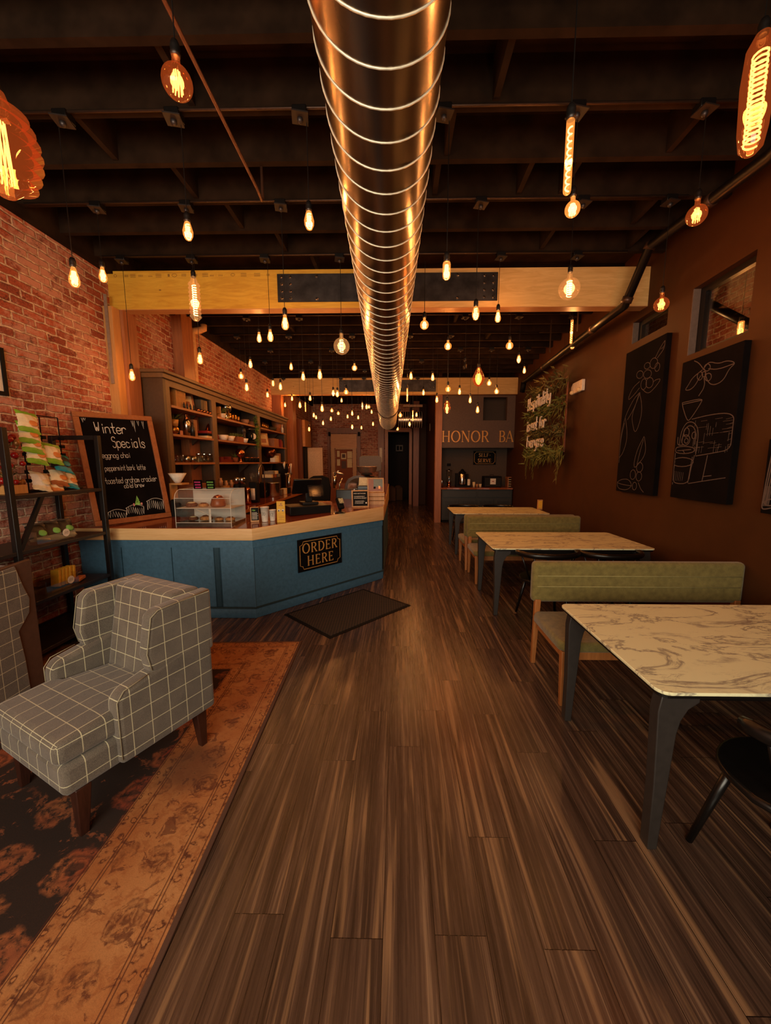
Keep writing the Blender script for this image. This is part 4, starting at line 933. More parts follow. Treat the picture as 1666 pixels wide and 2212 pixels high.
t = thing('table_card', 'small wooden card holder standing on the farthest marble table', 'card holder', cp)
MB().bb((-.045, -.02, 0), (.045, .02, .19)).build('wood_block', POSTP, t, bevel=.003); MB().bb((-.035, -.023, .03), (.035, -.0205, .17)).build('printed_card', YEL, t)

# ============================================================ RIGHT WALL: CANVASES, GREENERY SIGN, EMERGENCY LIGHT
def canvas(q, label, thick=.055):
    P = [atw(x, y, thick) for x, y in q]                      # TL(far) TR(near) BR BL
    y0 = (P[0].y+P[3].y)/2; y1 = (P[1].y+P[2].y)/2; zt = (P[0].z+P[1].z)/2; zb = (P[2].z+P[3].z)/2
    t = thing('chalk_canvas', label, 'artwork', (wallx(y0), y0, zb), 0, None, (0, 0, 0))
    N = Vector((-1, WXS, 0)).normalized(); U = Vector((-WXS, -1, 0)).normalized()
    m = frame_on((wallx(y0), y0, zb), U, N); t.matrix_world = m
    w, h = y0-y1, zt-zb
    MB().bb((0, 0, .002), (w, h, thick)).build('canvas_board', SLATEB, t, bevel=.004)
    c = (P[0], P[1], P[2], P[3])
    def conv(x, y):                                            # position inside the drawn quad -> board
        px_, py_ = 1100+x/2.943, 640+y/2.943
        a = (px_-(q[0][0]+q[3][0])/2)/((q[1][0]+q[2][0])/2-(q[0][0]+q[3][0])/2)
        a = min(.97, max(.03, a)); yt = q[0][1]+(q[1][1]-q[0][1])*a; yb = q[3][1]+(q[2][1]-q[3][1])*a
        b = (py_-yt)/(yb-yt); b = min(.985, max(.015, b)); sc_ = a*1.0
        aa = a*y1/(y0*(1-a)+y1*a) if False else a
        return (w*aa, h*(1-b))
    return t, conv, thick
def draw(conv, lines, circles, hatch, wd, thick, parent):
    mb = MB()
    for l in lines:
        p = [conv(*a) for a in l]
        for _ in range(2): p = chaikin(p)
        ribbon(mb, p, wd, thick, thick+.0012)
    for cx, cy, rx, ry in circles: ribbon(mb, [conv(cx+rx*math.cos(a), cy+ry*math.sin(a)) for a in [2*math.pi*i/16 for i in range(17)]], wd, thick, thick+.0012)
    for a, b in hatch: ribbon(mb, [conv(*a), conv(*b)], wd*.35, thick, thick+.0010)
    return mb.build('chalk_drawing', M('dusty_chalk', (92, 76, 68), .95), parent)
t, cv, th = canvas(((1353, 757), (1440, 728), (1412, 1068), (1332, 1063)), 'tall black canvas with chalk coffee branch and berries, left of the machine drawing')
draw(cv, [[(905, 400), (925, 350), (960, 300), (975, 310), (955, 350), (918, 400)], [(828, 600), (850, 680), (852, 760), (822, 870), (795, 790), (790, 740), (812, 660), (826, 600)], [(822, 530), (775, 570), (748, 650), (790, 615), (825, 570)],
  [(838, 575), (880, 615), (915, 585), (965, 528), (920, 530), (905, 545)], [(828, 600), (790, 640), (745, 740), (735, 790), (712, 860), (708, 950), (718, 1055)], [(745, 760), (765, 850), (765, 920), (745, 990), (722, 1020)], [(740, 790), (720, 900), (716, 1000)], [(832, 600), (800, 700), (760, 770)],
  [(880, 880), (845, 960), (828, 1050), (835, 1090), (865, 1050), (890, 1010), (898, 960), (882, 885)], [(695, 1185), (750, 1165), (800, 1160), (830, 1200), (800, 1235), (740, 1240), (700, 1210), (695, 1185)], [(700, 1190), (760, 1200), (825, 1205)], [(868, 1180), (885, 1220), (905, 1258)], [(878, 900), (862, 980), (850, 1060)]],
  [(820, 487, 21, 24), (868, 490, 24, 26), (862, 438, 18, 20), (900, 428, 22, 32), (922, 455, 14, 26), (885, 545, 22, 32), (850, 550, 18, 34), (828, 1130, 18, 32), (868, 1140, 18, 30), (845, 1205, 14, 26), (868, 1080, 20, 32)], [((930+i*5, 350-i*4), (950+i*4, 345-i*5)) for i in range(6)], .006, th, t)
t, cv, th = canvas(((1477, 778), (1610, 741), (1570, 1088), (1447, 1075)), 'black canvas with chalk drawing of a coffee roasting machine and blossom')
random.seed(5)
hz = []
for i in range(46):
    x = 1200+random.random()*220; y = 765+random.random()*190; L2 = 30+random.random()*60
    hz += [((x, y), (min(1445, x+L2), y-L2*.12))] if i % 2 else [((x, y), (x-2, min(985, y+L2)))]
hz += [((1060+i*13, 1100+i*2), (1056+i*13, 1170)) for i in range(8)]
draw(cv, [[(1150, 395), (1185, 410), (1222, 455)], [(1225, 440), (1250, 405), (1310, 425), (1360, 408), (1410, 428), (1375, 460), (1350, 530), (1300, 556), (1260, 540), (1232, 480)], [(1250, 450), (1310, 460), (1400, 432)], [(1212, 455), (1150, 500), (1125, 545), (1100, 582), (1160, 572), (1205, 490)], [(1228, 500), (1240, 560), (1205, 618)],
  [(1092, 658), (1235, 632), (1225, 665), (1160, 772), (1140, 772), (1100, 690), (1092, 658)], [(1098, 668), (1228, 645)], [(1175, 765), (1290, 740), (1390, 732), (1440, 755), (1466, 800), (1460, 880), (1450, 965), (1340, 985), (1225, 1005)], [(1100, 935), (1105, 850), (1130, 795), (1165, 778), (1205, 795), (1232, 850), (1225, 1000)], [(1118, 920), (1122, 850), (1150, 805), (1190, 810), (1212, 850), (1212, 930)],
  [(1058, 985), (1056, 1080), (1062, 1165), (1100, 1190), (1195, 1188), (1200, 1100), (1218, 1000)], [(1195, 1188), (1300, 1168), (1422, 1145)], [(1303, 1000), (1295, 1080), (1285, 1172)], [(1205, 1010), (1190, 1185)], [(1085, 880), (1085, 935), (1130, 932)], [(1090, 970), (1190, 962)], [(1130, 965), (1145, 985)], [(1030, 1125), (1055, 1130)], [(1040, 1180), (1075, 1195)], [(1290, 1140), (1340, 1132)]],
  [(1242, 442, 20, 22), (1200, 492, 18, 26), (1255, 502, 20, 24), (1225, 482, 13, 16), (1145, 900, 30, 34), (1145, 850, 20, 30), (1200, 870, 14, 22), (1140, 965, 78, 24), (1135, 1045, 80, 30), (1150, 905, 14, 16), (1065, 1045, 14, 12)], hz, .007, th, t)
t, cv, th = canvas(((1655, 960), (1760, 930), (1730, 1125), (1650, 1105)), 'third black chalk canvas cut off by the right picture edge')
draw(cv, [[(1640, 1280), (1625, 1300), (1615, 1340), (1650, 1350), (1700, 1345)], [(1660, 1000), (1640, 1200), (1618, 1320)], [(1672, 1010), (1655, 1200), (1640, 1310)], [(1690, 1000), (1670, 1200), (1660, 1330)]], [(1690, 1310, 40, 20)], [((1645+i*6, 1210), (1638+i*6, 1330)) for i in range(8)], .009, th, t)
# greenery sign
ga, gb = atw(1142, 900, .12), atw(1224, 900, .12)
y0, y1 = ga.y, gb.y; zt = atw(1220, 815, .12).z; zb = atw(1220, 1000, .12).z
N = Vector((-1, WXS, 0)).normalized(); U = Vector((-WXS, -1, 0)).normalized(); gw = y0-y1
def gz(py_, px_=1183): return atw(px_, py_, .12).z
t = thing('greenery_sign', 'hanging greenery sign with white script words on the brown wall', 'sign', (0, 0, 0)); t.matrix_world = frame_on((wallx(y0)-.12, y0, 0), U, N)
fr = MB().bb((.04, gz(995)+.1, -.02), (.07, gz(832), .0)).bb((gw-.07, gz(990)+.1, -.02), (gw-.04, gz(838), .0))
rowsz = [gz(838), gz(884), gz(932), gz(975)]
for z in rowsz: fr.bb((.04, z-.015, -.02), (gw-.04, z+.015, 0))
fr.build('sign_frame', POSTD, t)
MB().tube([(.3, rowsz[0], -.01), (.3, 3.8, -.01)], .002, 5).tube([(gw-.3, rowsz[0], -.01), (gw-.3, 3.8, -.01)], .002, 5).build('hanging_wire', CONDUIT, t)
for s_, z, x in (('Hospitality', gz(868), .30), ('is not for', gz(918), .26), ('Everyone', gz(958), .34)):
    mb = MB(); write(mb, s_, x-.05, z-.05, .25, .02, 0, 1.12, .02, 1, .08, .12); o = mb.build('script_lettering', WHITE, t)
random.seed(11)
def foliage(z0, n, spread, droop, w_): 
    m = MB()
    for i in range(n):
        p = (random.uniform(-.05, gw+.05), z0+random.gauss(.0, .085), random.uniform(0, .05)); q = Vector((random.uniform(-1, 1), random.uniform(-1.0-droop, .7), random.uniform(.0, .8)))
        m.leaf(p, q, random.uniform(.07, .19)*spread, w_*random.uniform(.6, 1.2), (0, .3, 1))
    return m
for i, z in enumerate(rowsz):
    foliage(z, 330 if i != 3 else 420, 1.1, .5 if i < 3 else 1.6, .035).build('foliage', LEAF if i % 2 else LEAFD, t)['kind'] = 'stuff'
m = MB()
for xx in (.12, gw*.28, gw-.25):
    for k_ in range(26): m.leaf((xx+random.uniform(-.04, .04), rowsz[3]-k_*.02, .02), (random.uniform(-1, 1), -1, random.uniform(0, .5)), .11, .03, (0, .2, 1))
m.build('trailing_foliage', LEAFD, t)['kind'] = 'stuff'
a, b_ = atw(1240, 853), atw(1263, 853)
t = thing('emergency_light', 'small white emergency light box on the brown wall beside the greenery sign', 'light fixture', (0, 0, 0)); t.matrix_world = frame_on((wallx(a.y), a.y, a.z), U, N)
gl_ = a.y-b_.y; MB().prism([(0, 0), (gl_, 0), (gl_, .17), (.06, .17), (0, .12)], .001, .05).build('housing', WHITE, t, bevel=.006)
for x in (.07, gl_-.07): MB().ball((x, .02, .06), .035, 12, 8).build('lamp_head', CREAM, t, smooth=True)
# small framed picture cut off at the left edge
t = thing('picture_frame', 'black framed picture on the brick wall at the left picture edge', 'picture', (XL, 2.75, 2.21))
MB().bb((0, 0, 0), (.025, .54, .03)).bb((0, 0, .36), (.025, .54, .39)).bb((0, 0, .03), (.025, .03, .36)).bb((0, .51, .03), (.025, .54, .36)).build('frame', BLACKM, t)
MB().bb((.0, .03, .03), (.012, .51, .36)).build('print', WHITE, t)

# ============================================================ HONOR BAR
t = thing('gold_letters', 'raised gold capital letters reading honor ba on the grey wall', 'lettering', (0, YP, 0), rot=FACE_Y)
def gl(s_, xa, xb, h, zb, w):
    tot = 0; tmp = MB(); adv = [serif_glyph(tmp, c, 0, 0, 1, .1, .01) for c in s_]; tot = sum(adv); x = xa; k_ = (xb-xa)/(tot*h)
    for c, a_ in zip(s_, adv):
        mb = MB(); serif_glyph(mb, c, 0, 0, h, w, .03); mb.v = [(x+vx*k_, zb+vy, vz+.012) for vx, vy, vz in mb.v]; mb.build('letter', GOLD, t); x += a_*h*k_
A_ = at(954, 955, Y=YP); B_ = at(1058, 931, Y=YP); C_ = at(1077, 955, Y=YP); D_ = at(1110, 931, Y=YP)
gl('HONOR', A_.x, B_.x, B_.z-A_.z, A_.z, .036); gl('BA', C_.x, D_.x, B_.z-A_.z, A_.z, .036)
def oct_sign(name, label, w, h, lines, m44, ch=.12):
    t = thing(name, label, 'sign', (0, 0, 0)); t.matrix_world = m44
    MB().bb((-w/2, -h/2, .001), (w/2, h/2, .012)).build('sign_board', M('sign_black', (7, 5, 5), .7, spec=.15), t, bevel=.002)
    b = MB(); i = h*.075; c = h*.11
    P_ = []
    for sx_, sy in ((1, 1), (-1, 1), (-1, -1), (1, -1)):
        X_, Y_ = sx_*(w/2-i), sy*(h/2-i)
        q = [(X_, Y_-sy*c), (X_-sx_*c*.9, Y_-sy*c*.9+sy*0), (X_-sx_*c, Y_)]
        q = [(X_, Y_-sy*c*1.1), (X_-sx_*c*.8, Y_-sy*c*.8), (X_-sx_*c*1.1, Y_)]
        P_ += q if (sx_*sy > 0) else q[::-1]
    P_.append(P_[0]); P_.append(P_[1]); ribbon(b, P_, h*.018, .012, .0135); b.build('sign_border', GOLD, t)
    tx = MB()
    for s_, y, hh in lines: serif_text(tx, s_, 0, y, hh, hh*.13, .002, .0122)
    tx.build('sign_lettering', GOLD, t); return t
ya = YP+.74; A_, B_ = at(1023, 974, Y=ya), at(1071, 1004, Y=ya)
sw, sh = B_.x-A_.x, A_.z-B_.z
oct_sign('self_serve_sign', 'small black sign with gold words self serve in the dark alcove', sw, sh, [('SELF-', .03, sh*.25), ('SERVE', -sh*.32, sh*.25)], Matrix.Translation(((A_.x+B_.x)/2, ya, (A_.z+B_.z)/2)) @ Matrix.Rotation(R(90), 4, 'X'))
XC1 = XR-.02
t = thing('base_cabinet', 'dark slate panelled cabinet below the self serve counter', 'cabinet', (1.19, 10.30, 0)); CW = XC1-1.20
MB().bb((0, 0, .08), (CW, .8, .91)).build('carcass', SLATE, t); MB().bb((.02, .04, 0), (CW-.02, .8, .08)).build('plinth', BLACKM, t)
n_ = 4
for i in range(n_):
    x0_, x1_ = CW*i/n_+.02, CW*(i+1)/n_-.02
    f = MB().bb((x0_, -.02, .12), (x1_, -.001, .66)).build('door', SLATE, t, bevel=.004); MB().bb((x0_+.06, -.024, .18), (x1_-.06, -.0205, .60)).build('door_panel', M('slate_inset', (36, 38, 40), .5), f)
for i in range(2): MB().bb((CW*i/2+.02, -.02, .70), (CW*(i+1)/2-.02, -.001, .88)).build('drawer', SLATE, t, bevel=.004)
ed = [(1.16, 10.24)]+[(1.16+(XR-1.18)*i/12, 10.235+.02*math.sin(i*1.3)) for i in range(1, 12)]+[(XR-.03, 10.24), (XR-.03, 11.15), (1.26, 11.15), (1.26, 10.56), (1.16, 10.56)]
tag(MB().prism(ed, .92, .96).build('live_edge_top', mat_wood('live_edge_slab', (124, 62, 30), (160, 88, 48), stretch=(3, 20, 20), rough=.3)), 'wavy edged wooden countertop of the self serve bar', 'countertop')
ZC = .961
def hb(px_, Y=10.62): return Vector((at(px_, 1045, Y=Y).x, Y, ZC))
t = thing('water_dispenser', 'clear glass drink dispenser with metal tap left on the self serve counter', 'dispenser', hb(970))
MB().lathe([(.08, .14), (.085, .16), (.085, .42), (.05, .44), (.0001, .44)], 18).build('glass_jar', GLASS, t, smooth=True); MB().lathe([(.09, .44), (.09, .46), (.02, .47), (.015, .5), (.0001, .5)], 18).build('lid', STEEL, t, smooth=True)
MB().lathe([(.07, 0), (.075, .02), (.05, .03), (.05, .12), (.08, .14)], 14).build('stand', COPPER, t, smooth=True); MB().tube([(0, -.08, .18), (0, -.14, .18), (0, -.14, .14)], .012).build('tap', STEEL, t)
o = MB().lathe([(.025, 0), (.028, .18), (.02, .21), (.0001, .215)], 14).build('thermos', STEEL, smooth=True, loc=hb(955, 10.45)); tag(o, 'slim steel canister beside the timber post on the self serve counter', 'canister')
t = thing('coffee_urn', 'black and steel coffee urn with tap on the self serve counter', 'coffee urn', hb(1000))
MB().bb((-.2, -.12, 0), (.2, .14, .05)).build('drip_base', BLACKM, t); MB().lathe([(.09, .05), (.1, .08), (.1, .36), (.085, .38)], 20, (-.02, 0, 0)).build('urn_body', STEEL, t, smooth=True); MB().lathe([(.1, .38), (.1, .41), (.05, .45), (.03, .49), (.0001, .5)], 20, (-.02, 0, 0)).build('urn_lid', BLACKM, t, smooth=True)
MB().bb((-.2, -.02, .05), (-.13, .1, .38)).bb((.09, -.02, .05), (.15, .1, .36)).build('urn_housing', BLACKM, t)
for i, (px_, nn, hh) in enumerate(((1013, 7, .05), (1024, 3, .055))):
    p = hb(px_, 10.55+.05*i)
    m = MB()
    for k_ in range(nn): m.lathe([(.028, .02*k_), (.04, .02*k_+.10), (.041, .02*k_+.10), (.0285, .02*k_+.002)], 14)
    tag(m.build('cup_stack', WHITE if i == 0 else CREAM, smooth=True, loc=p), ('tall stack of paper cups right of the coffee urn' if i == 0 else 'short stack of wide cream cups between urn and metal crate'), 'cups')
for i, px_ in enumerate((1031, 1038)):
    tag(MB().lathe([(.025, 0), (.036, .09), (.038, .09), (.03, .005)], 14).build('paper_cup', CREAM if i else M('kraft', (170, 120, 80), .8), smooth=True, loc=hb(px_, 10.5)), ('brown paper cup in front of the alcove wall' if i == 0 else 'pale paper cup next to the black crate on the self serve counter'), 'cup')
t = thing('wire_crate', 'black woven crate with white card on its front at the self serve bar', 'crate', hb(1063, 10.6))
MB().bb((-.24, -.1, 0), (.24, .2, .30)).build('crate_body', BLACKM, t, bevel=.01)
g = MB()
for i in range(12):
    for j in range(6): g.box((-.2+.036*i, -.104, .045+.038*j), (.016, .006, .016), Matrix.Rotation(R(45), 3, 'Y'))
g.build('crate_weave', M('crate_weave', (70, 58, 40), .6), t); MB().bb((-.075, -.112, .08), (.075, -.108, .24)).build('white_card', WHITE, t); MB().bb((-.03, -.114, .15), (.03, -.1125, .17)).build('card_print', RED, t)
MB().tube([(-.05, .05, .30), (-.05, .05, .34), (.05, .05, .34), (.05, .05, .30)], .006).build('crate_handle', BLACKM, t)
t = thing('tray_rack', 'small wooden rack of slots at the right end of the self serve counter', 'rack', hb(1108, 10.55)+Vector((.02, 0, 0)))
MB().bb((-.16, 0, 0), (-.14, .25, .28)).bb((.1, 0, 0), (.12, .25, .28)).bb((-.14, .23, 0), (.1, .25, .28)).bb((-.14, .0, .26), (.1, .23, .28)).build('rack_frame', POST, t)
for z in (.02, .08, .14, .2): MB().bb((-.14, .0, z), (.1, .22, z+.012)).build('rack_shelf', CREAM, t)
a = at(970, 1004, Y=ya); t = MB().box((0, 0, 0), (.11, .03, .08)).build('wall_switch', BLACKM, loc=a, bevel=.004); tag(t, 'small black switch box on the alcove wall above the dispenser', 'switch')
a = at(992, 995, Y=ya)
o = MB().bb((-.14, -.012, -.01), (.14, 0, 0)).bb((-.14, -.012, .03), (.14, 0, .04)).bb((-.14, -.012, .07), (.14, 0, .08)).build('wall_louver', M('louver_brown', (74, 56, 44), .6), loc=a); tag(o, 'thin horizontal louver slats on the alcove wall left of the sign', 'vent')
for i, (px_, c_) in enumerate(((845, (92, 64, 44)), (860, (84, 62, 46)))):
    a = at(px_, 1070, Y=YB+1.2); tag(MB().prism([(-.2, -.15), (.2, -.15), (.22, .15), (-.18, .15)], 0, .55).ball((0, 0, .5), .2, 12, 8, (1, .7, .8)).build('sack', M('sack%d' % i, c_, .9), loc=(a.x, a.y+.3*i, 0), bevel=.03), ['left dim brown sack on the floor behind the rear doorway', 'right dim brown sack on the floor behind the rear doorway'][i], 'sack')
# corridor sign and side wall plate
a = at(863, 968, Y=YB+2.75); t = thing('corridor_sign', 'small pale sign on the dark wall seen through the rear doorway', 'sign', a)
MB().bb((-.16, -.02, -.14), (.16, 0, .14)).build('plate', M('sign_grey', (120, 104, 90), .6), t); MB().bb((-.12, -.024, -.10), (-.02, -.0205, .1)).bb((.02, -.024, -.08), (.12, -.0205, .08)).bb((-.1, -.03, -.2), (.1, -.02, -.17)).build('plate_marks', BLACKM, t)
a = at(823, 983, Y=14.78); tag(MB().box((0, 0, 0), (.1, .02, .55)).build('menu_strip', WHITE, loc=a), 'narrow white paper strip on the timber post by the rear door', 'paper')
a = at(931, 923, X=1.11); o = MB().prism([(-.06, -.12), (.06, -.12), (.02, .12)], 0, .03).build('wall_sconce', CREAM, loc=(1.10, a.y, a.z), rot=FACE_X); tag(o, 'small white wedge shaped fitting high on the hallway wall', 'fixture')
# ============================================================ FRONT COUNTER
def zt(y): return .975+.048*(y-3.8)
ctop = [(-3.345, 3.80), (-1.497, 3.80), (-.20, 5.22), (-.20, 8.2), (-.92, 8.2), (-.92, 5.52), (-1.78, 4.58), (-3.345, 4.58)]
cb = [(-3.34, 3.845), (-1.515, 3.845), (-.225, 5.26), (-.225, 8.17), (-.89, 8.17), (-.89, 5.56), (-1.77, 4.54), (-3.34, 4.54)]
t = thing('service_counter', 'long teal blue panelled counter with angled corner under a wooden worktop', 'counter', (0, 0, 0))
MB().prism(cb, .0, .846).build('counter_body', BLUE, t)
def off(p, d):                       # the front run of the counter pushed out by d
    return [(p[0][0], p[0][1]-d), (p[1][0]+d*.42, p[1][1]-d), (p[2][0]+d, p[2][1]-d*.42), (p[3][0]+d, p[3][1])]
def skirt(z0, z1, d):
    o = off(cb, d); i = off(cb, -.01); return MB().prism(o+i[::-1], z0, z1)
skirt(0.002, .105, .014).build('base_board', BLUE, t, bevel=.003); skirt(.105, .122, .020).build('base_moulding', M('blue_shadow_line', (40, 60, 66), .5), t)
skirt(.765, .845, .008).build('top_rail', BLUE, t)
bat = MB()
for xp in (263, 371, 462, 475): 
    x = at(xp, 1200, Y=3.84).x; bat.bb((x-.003, 3.838, .125), (x+.003, 3.8455, .765))
bat.bb((at(463.5, 1200, Y=3.84).x, 3.837, .125), (at(473.5, 1200, Y=3.84).x, 3.8455, .765))
bat.build('panel_batten', M('blue_groove', (34, 66, 82), .5), t)
MB().taper((-1.515, 3.845, .122), (-1.515, 3.845, .765), (.02, .012), (.02, .012)).build('corner_bead', BLUE, t)
MB().bb((-.228, 5.30, .12), (-.21, 5.42, .83)).build('end_trim', BLACKM, t)
t = thing('worktop', 'wooden worktop with pale edge and glossy red brown top on the blue counter', 'countertop', (0, 0, 0))
MB().prism(ctop, .85, lambda x, y: zt(y)-.003).build('worktop_edge', COUNTER_W, t, bevel=.003)
ins = [(-3.34, 3.806), (-1.50, 3.806), (-.206, 5.224), (-.206, 8.19), (-.915, 8.19), (-.915, 5.515), (-1.775, 4.575), (-3.34, 4.575)]
MB().prism(ins, lambda x, y: zt(y)-.006, lambda x, y: zt(y)).build('worktop_surface', COUNTER_T, t)
# ORDER HERE
P0 = Vector((-1.515, 3.845, 0)); Ud = Vector((1.29, 1.415, 0)).normalized(); Nd = Vector((Ud.y, -Ud.x, 0))
q = [hit(x, y, P0, Nd) for x, y in ((641, 1165), (736, 1152), (736, 1216), (642, 1236))]
s0 = ((q[0]-P0).dot(Ud)+(q[3]-P0).dot(Ud))/2; s1 = ((q[1]-P0).dot(Ud)+(q[2]-P0).dot(Ud))/2
z1_ = (q[0].z+q[1].z)/2; z0_ = (q[2].z+q[3].z)/2
ce = P0+Ud*((s0+s1)/2)+Nd*.009; ce.z = (z0_+z1_)/2
oh = z1_-z0_
oct_sign('order_here_sign', 'black sign with gold words order here on the blue counter', s1-s0, oh, [('ORDER', oh*.06, oh*.30), ('HERE', -oh*.34, oh*.30)], frame_on(ce, Ud, Nd))

# ============================================================ CHALKBOARD on the counter
bl = hit(205, 1139, (0, 0, .983), (0, 0, 1)); bl = at(205, 1139, Z=.984); br = at(370, 1117, Z=1.0)
tl = at(165, 889, X=-3.325)
bl.x = max(bl.x, -3.29); U = (br-bl); wd = U.length; U.normalize(); V0 = (tl-bl); V0 = (V0-U*V0.dot(U)); hb_ = V0.length; V0.normalize()
Nn = U.cross(V0)
mm = Matrix((U, V0, Nn)).transposed().to_4x4(); mm.translation = bl+Vector((0, 0, .004))
t = thing('chalkboard', 'wood framed winter specials chalkboard leaning on the counter by the brick wall', 'chalkboard', (0, 0, 0)); t.matrix_world = mm
inv = mm.inverted()
def bc(x, y): v = inv @ hit(x, y, bl, Nn); return (v.x, v.y)
trp = bc(345, 903); hgt = (hb_+trp[1])/2
print('chalkboard', bl, br, tl, wd, hb_, trp)
fw = .055
fr = MB().bb((0, 0, -.012), (wd, fw, .02)).bb((0, hgt-fw, -.012), (wd, hgt, .02)).bb((0, fw, -.012), (fw, hgt-fw, .02)).bb((wd-fw, fw, -.012), (wd, hgt-fw, .02))
fr.build('board_frame', FRAMEW, t, bevel=.004); MB().bb((fw*.8, fw*.8, -.008), (wd-fw*.8, hgt-fw*.8, .004)).build('slate', SLATEB, t)
# text is laid out in board fractions read from the photograph
def fx(x, y): return ((x-(205-40*(1139-y)/250.))/(165+15*(1139-y)/230.)*wd)
ty = lambda y: hgt*(1-(y-896)/(1128-896.))
def line(s_, x, y, hpx, wdt, parent, mat_, x2=None, name='chalk_writing'):
    mb = MB(); h = hpx/235.*hgt; xa = fx(x, y); random.seed(len(s_)); e = write(mb, s_, 0, 0, h, wdt, .06, 1.28, .0012, 1, .0042)
    k_ = (fx(x2, y)-xa)/e if x2 else 1; mb.v = [(xa+vx*k_, ty(y)+vy, vz) for vx, vy, vz in mb.v]; mb.build(name, mat_, parent)
line('Winter', 214, 938, 23, .009, t, CHALK, 285); line('Specials', 249, 968, 23, .009, t, CHALK, 326)
line('eggnog chai', 225, 990, 12, .0048, t, CHALK, 287); line('peppermint bark latte', 229, 1017, 12, .0048, t, CHALK, 320)
line('toasted graham cracker', 228, 1044, 13, .0048, t, CHALK, 345); line('cold brew', 267, 1055, 10, .0048, t, CHALK, 313)
mb = MB()
for k_ in range(3):
    xa = (229, 268, 315)[k_]; n_ = (16, 18, 18)[k_]; hgt_ = (12, 14, 18)[k_]; yb = (1116, 1112, 1106)[k_]
    ribbon(mb, [(fx(xa+i*2.6*16/n_, yb), ty(yb-(hgt_ if i % 2 else 0)-3*math.sin(i*.35))) for i in range(n_)], .006, .0042, .0054)
    ribbon(mb, [(fx(xa+i*5, yb), ty(yb-hgt_-6*math.sin(math.pi*i/8))) for i in range(9)], .004, .0042, .0054)
for x, y in ((296, 914), (301, 926), (310, 912), (322, 918), (186, 910), (190, 906)): ribbon(mb, [(fx(x, y), ty(908)), (fx(x+2, y), ty(y+7)), (fx(x+4, y), ty(908))], .004, .0042, .0054)
mb.build('chalk_snow', CHALK, t)
mb = MB()
for k_ in range(3): y = 1090-k_*5; w_ = .034-.009*k_; mb.add([(fx(293, y)-w_, ty(y+3), .0055), (fx(293, y)+w_, ty(y+3), .0055), (fx(293, y), ty(y-7), .0055)], [(0, 1, 2)])
mb.build('chalk_tree', GREENC, t); MB().bb((fx(285, 1092)-.008, ty(1095), .0042), (fx(285, 1092)+.006, ty(1089), .0056)).bb((fx(302, 1092)-.008, ty(1094), .0042), (fx(302, 1092)+.008, ty(1089), .0056)).build('chalk_gifts', M('pale_pink_chalk', (200, 130, 130), .9), t)

# ============================================================ LADDER SHELF AND SNACKS
LX0, LX1, LY0, LY1 = -3.32, -2.88, 2.76, 3.64
t = thing('etagere', 'tall black open shelf unit with snacks against the brick wall', 'shelf', (LX0, LY0, 0)); lw, ll = LX1-LX0, LY1-LY0
for x, y in ((0, 0), (lw, 0), (0, ll), (lw, ll)): MB().bb((x-.02, y-.02, 0), (x+.02, y+.02, 1.90)).build('upright', BLACKP, t, bevel=.003)
for z, sl in ((1.40, .021), (.975, -.15), (.55, .021), (.14, .021)): MB().bb((-.02 if sl > 0 else .021, sl, z-.03), (lw+.015, ll-.021, z)).build('shelf_board', M('black_brown_shelf', (34, 26, 22), .4), t, bevel=.003)
MB().bb((.021, ll-.02, 1.86), (lw-.021, ll+.02, 1.90)).build('top_rail', BLACKP, t); MB().bb((.021, -.02, 1.86), (lw-.021, .02, 1.90)).build('top_rail', BLACKP, t)
a, b_ = at(88, 1063, X=LX1), at(36, 1156, X=LX1)
MB().bar((lw, max(.02, a.y-LY0), 1.37), (lw, max(.02, b_.y-LY0), .98), .025, .03).build('brace', BLACKP, t)
# wire snack rack with clips
zs = 1.401
t = thing('clip_rack', 'black wire rack with clip strips standing on the top shelf', 'rack', (-3.16, 3.0, zs))
rk = [at(x, y, X=-3.16) for x, y in ((42, 893), (84, 900), (124, 903))]
r0 = MB().bb((-.1, .0, 0), (.14, .58, .008)); 
for p in rk:
    yy = p.y-3.0; rod = MB().tube([(0, yy, .008), (0, yy, p.z-zs)], .005, 6).build('rod', BLACKM, t)
    for i in range(6): MB().box((.012, yy, .09+.075*i), (.03, .035, .03)).build('clip', BLACKM, rod)
r0.build('rack_base', BLACKM, t); MB().tube([(0, rk[0].y-3.0, rk[0].z-zs), (0, rk[2].y-3.0, rk[2].z-zs)], .005, 6).build('top_wire', BLACKM, t)
def bag(name, label, loc, w, h, ca, cb_, cc, rot, grp=None, ends=.2):
    t = thing(name, label, 'snack bag', loc, 0, grp, rot)
    def part(v0, v1, s=12):
        m = MB(); n = 8; vs = []; fs = []
        for side in (1, -1):
            for i in range(n+1):
                for j in range(n+1):
                    u_ = i/n; v_ = v0+(v1-v0)*j/n
                    b = (max(0, math.sin(math.pi*u_))**.6)*(max(0, math.sin(math.pi*v_))**.55)*.028; x = (u_-.5)*w*(1-.08*math.sin(math.pi*v_)); vs.append((x+.003*math.sin(v_*31), side*b+.003*math.sin(u_*17+v_*9), (v_-.5)*h))
        N_ = (n+1)*(n+1)
        for s_ in (0, 1):
            for i in range(n):
                for j in range(n): f = (s_*N_+i*(n+1)+j, s_*N_+(i+1)*(n+1)+j, s_*N_+(i+1)*(n+1)+j+1, s_*N_+i*(n+1)+j+1); fs.append(f if s_ == 0 else f[::-1])
        return m.add(vs, fs)
    part(ends, 1-ends).build('bag_body', cb_, t, smooth=True); part(0, ends).build('bag_bottom', ca, t, smooth=True); part(1-ends, 1).build('bag_top', ca, t, smooth=True)
    m = MB().ball((.02, -.026, -.02), .028, 10, 6, (1.2, .25, 1)); m.build('bag_print', cc, t, smooth=True)
    return t
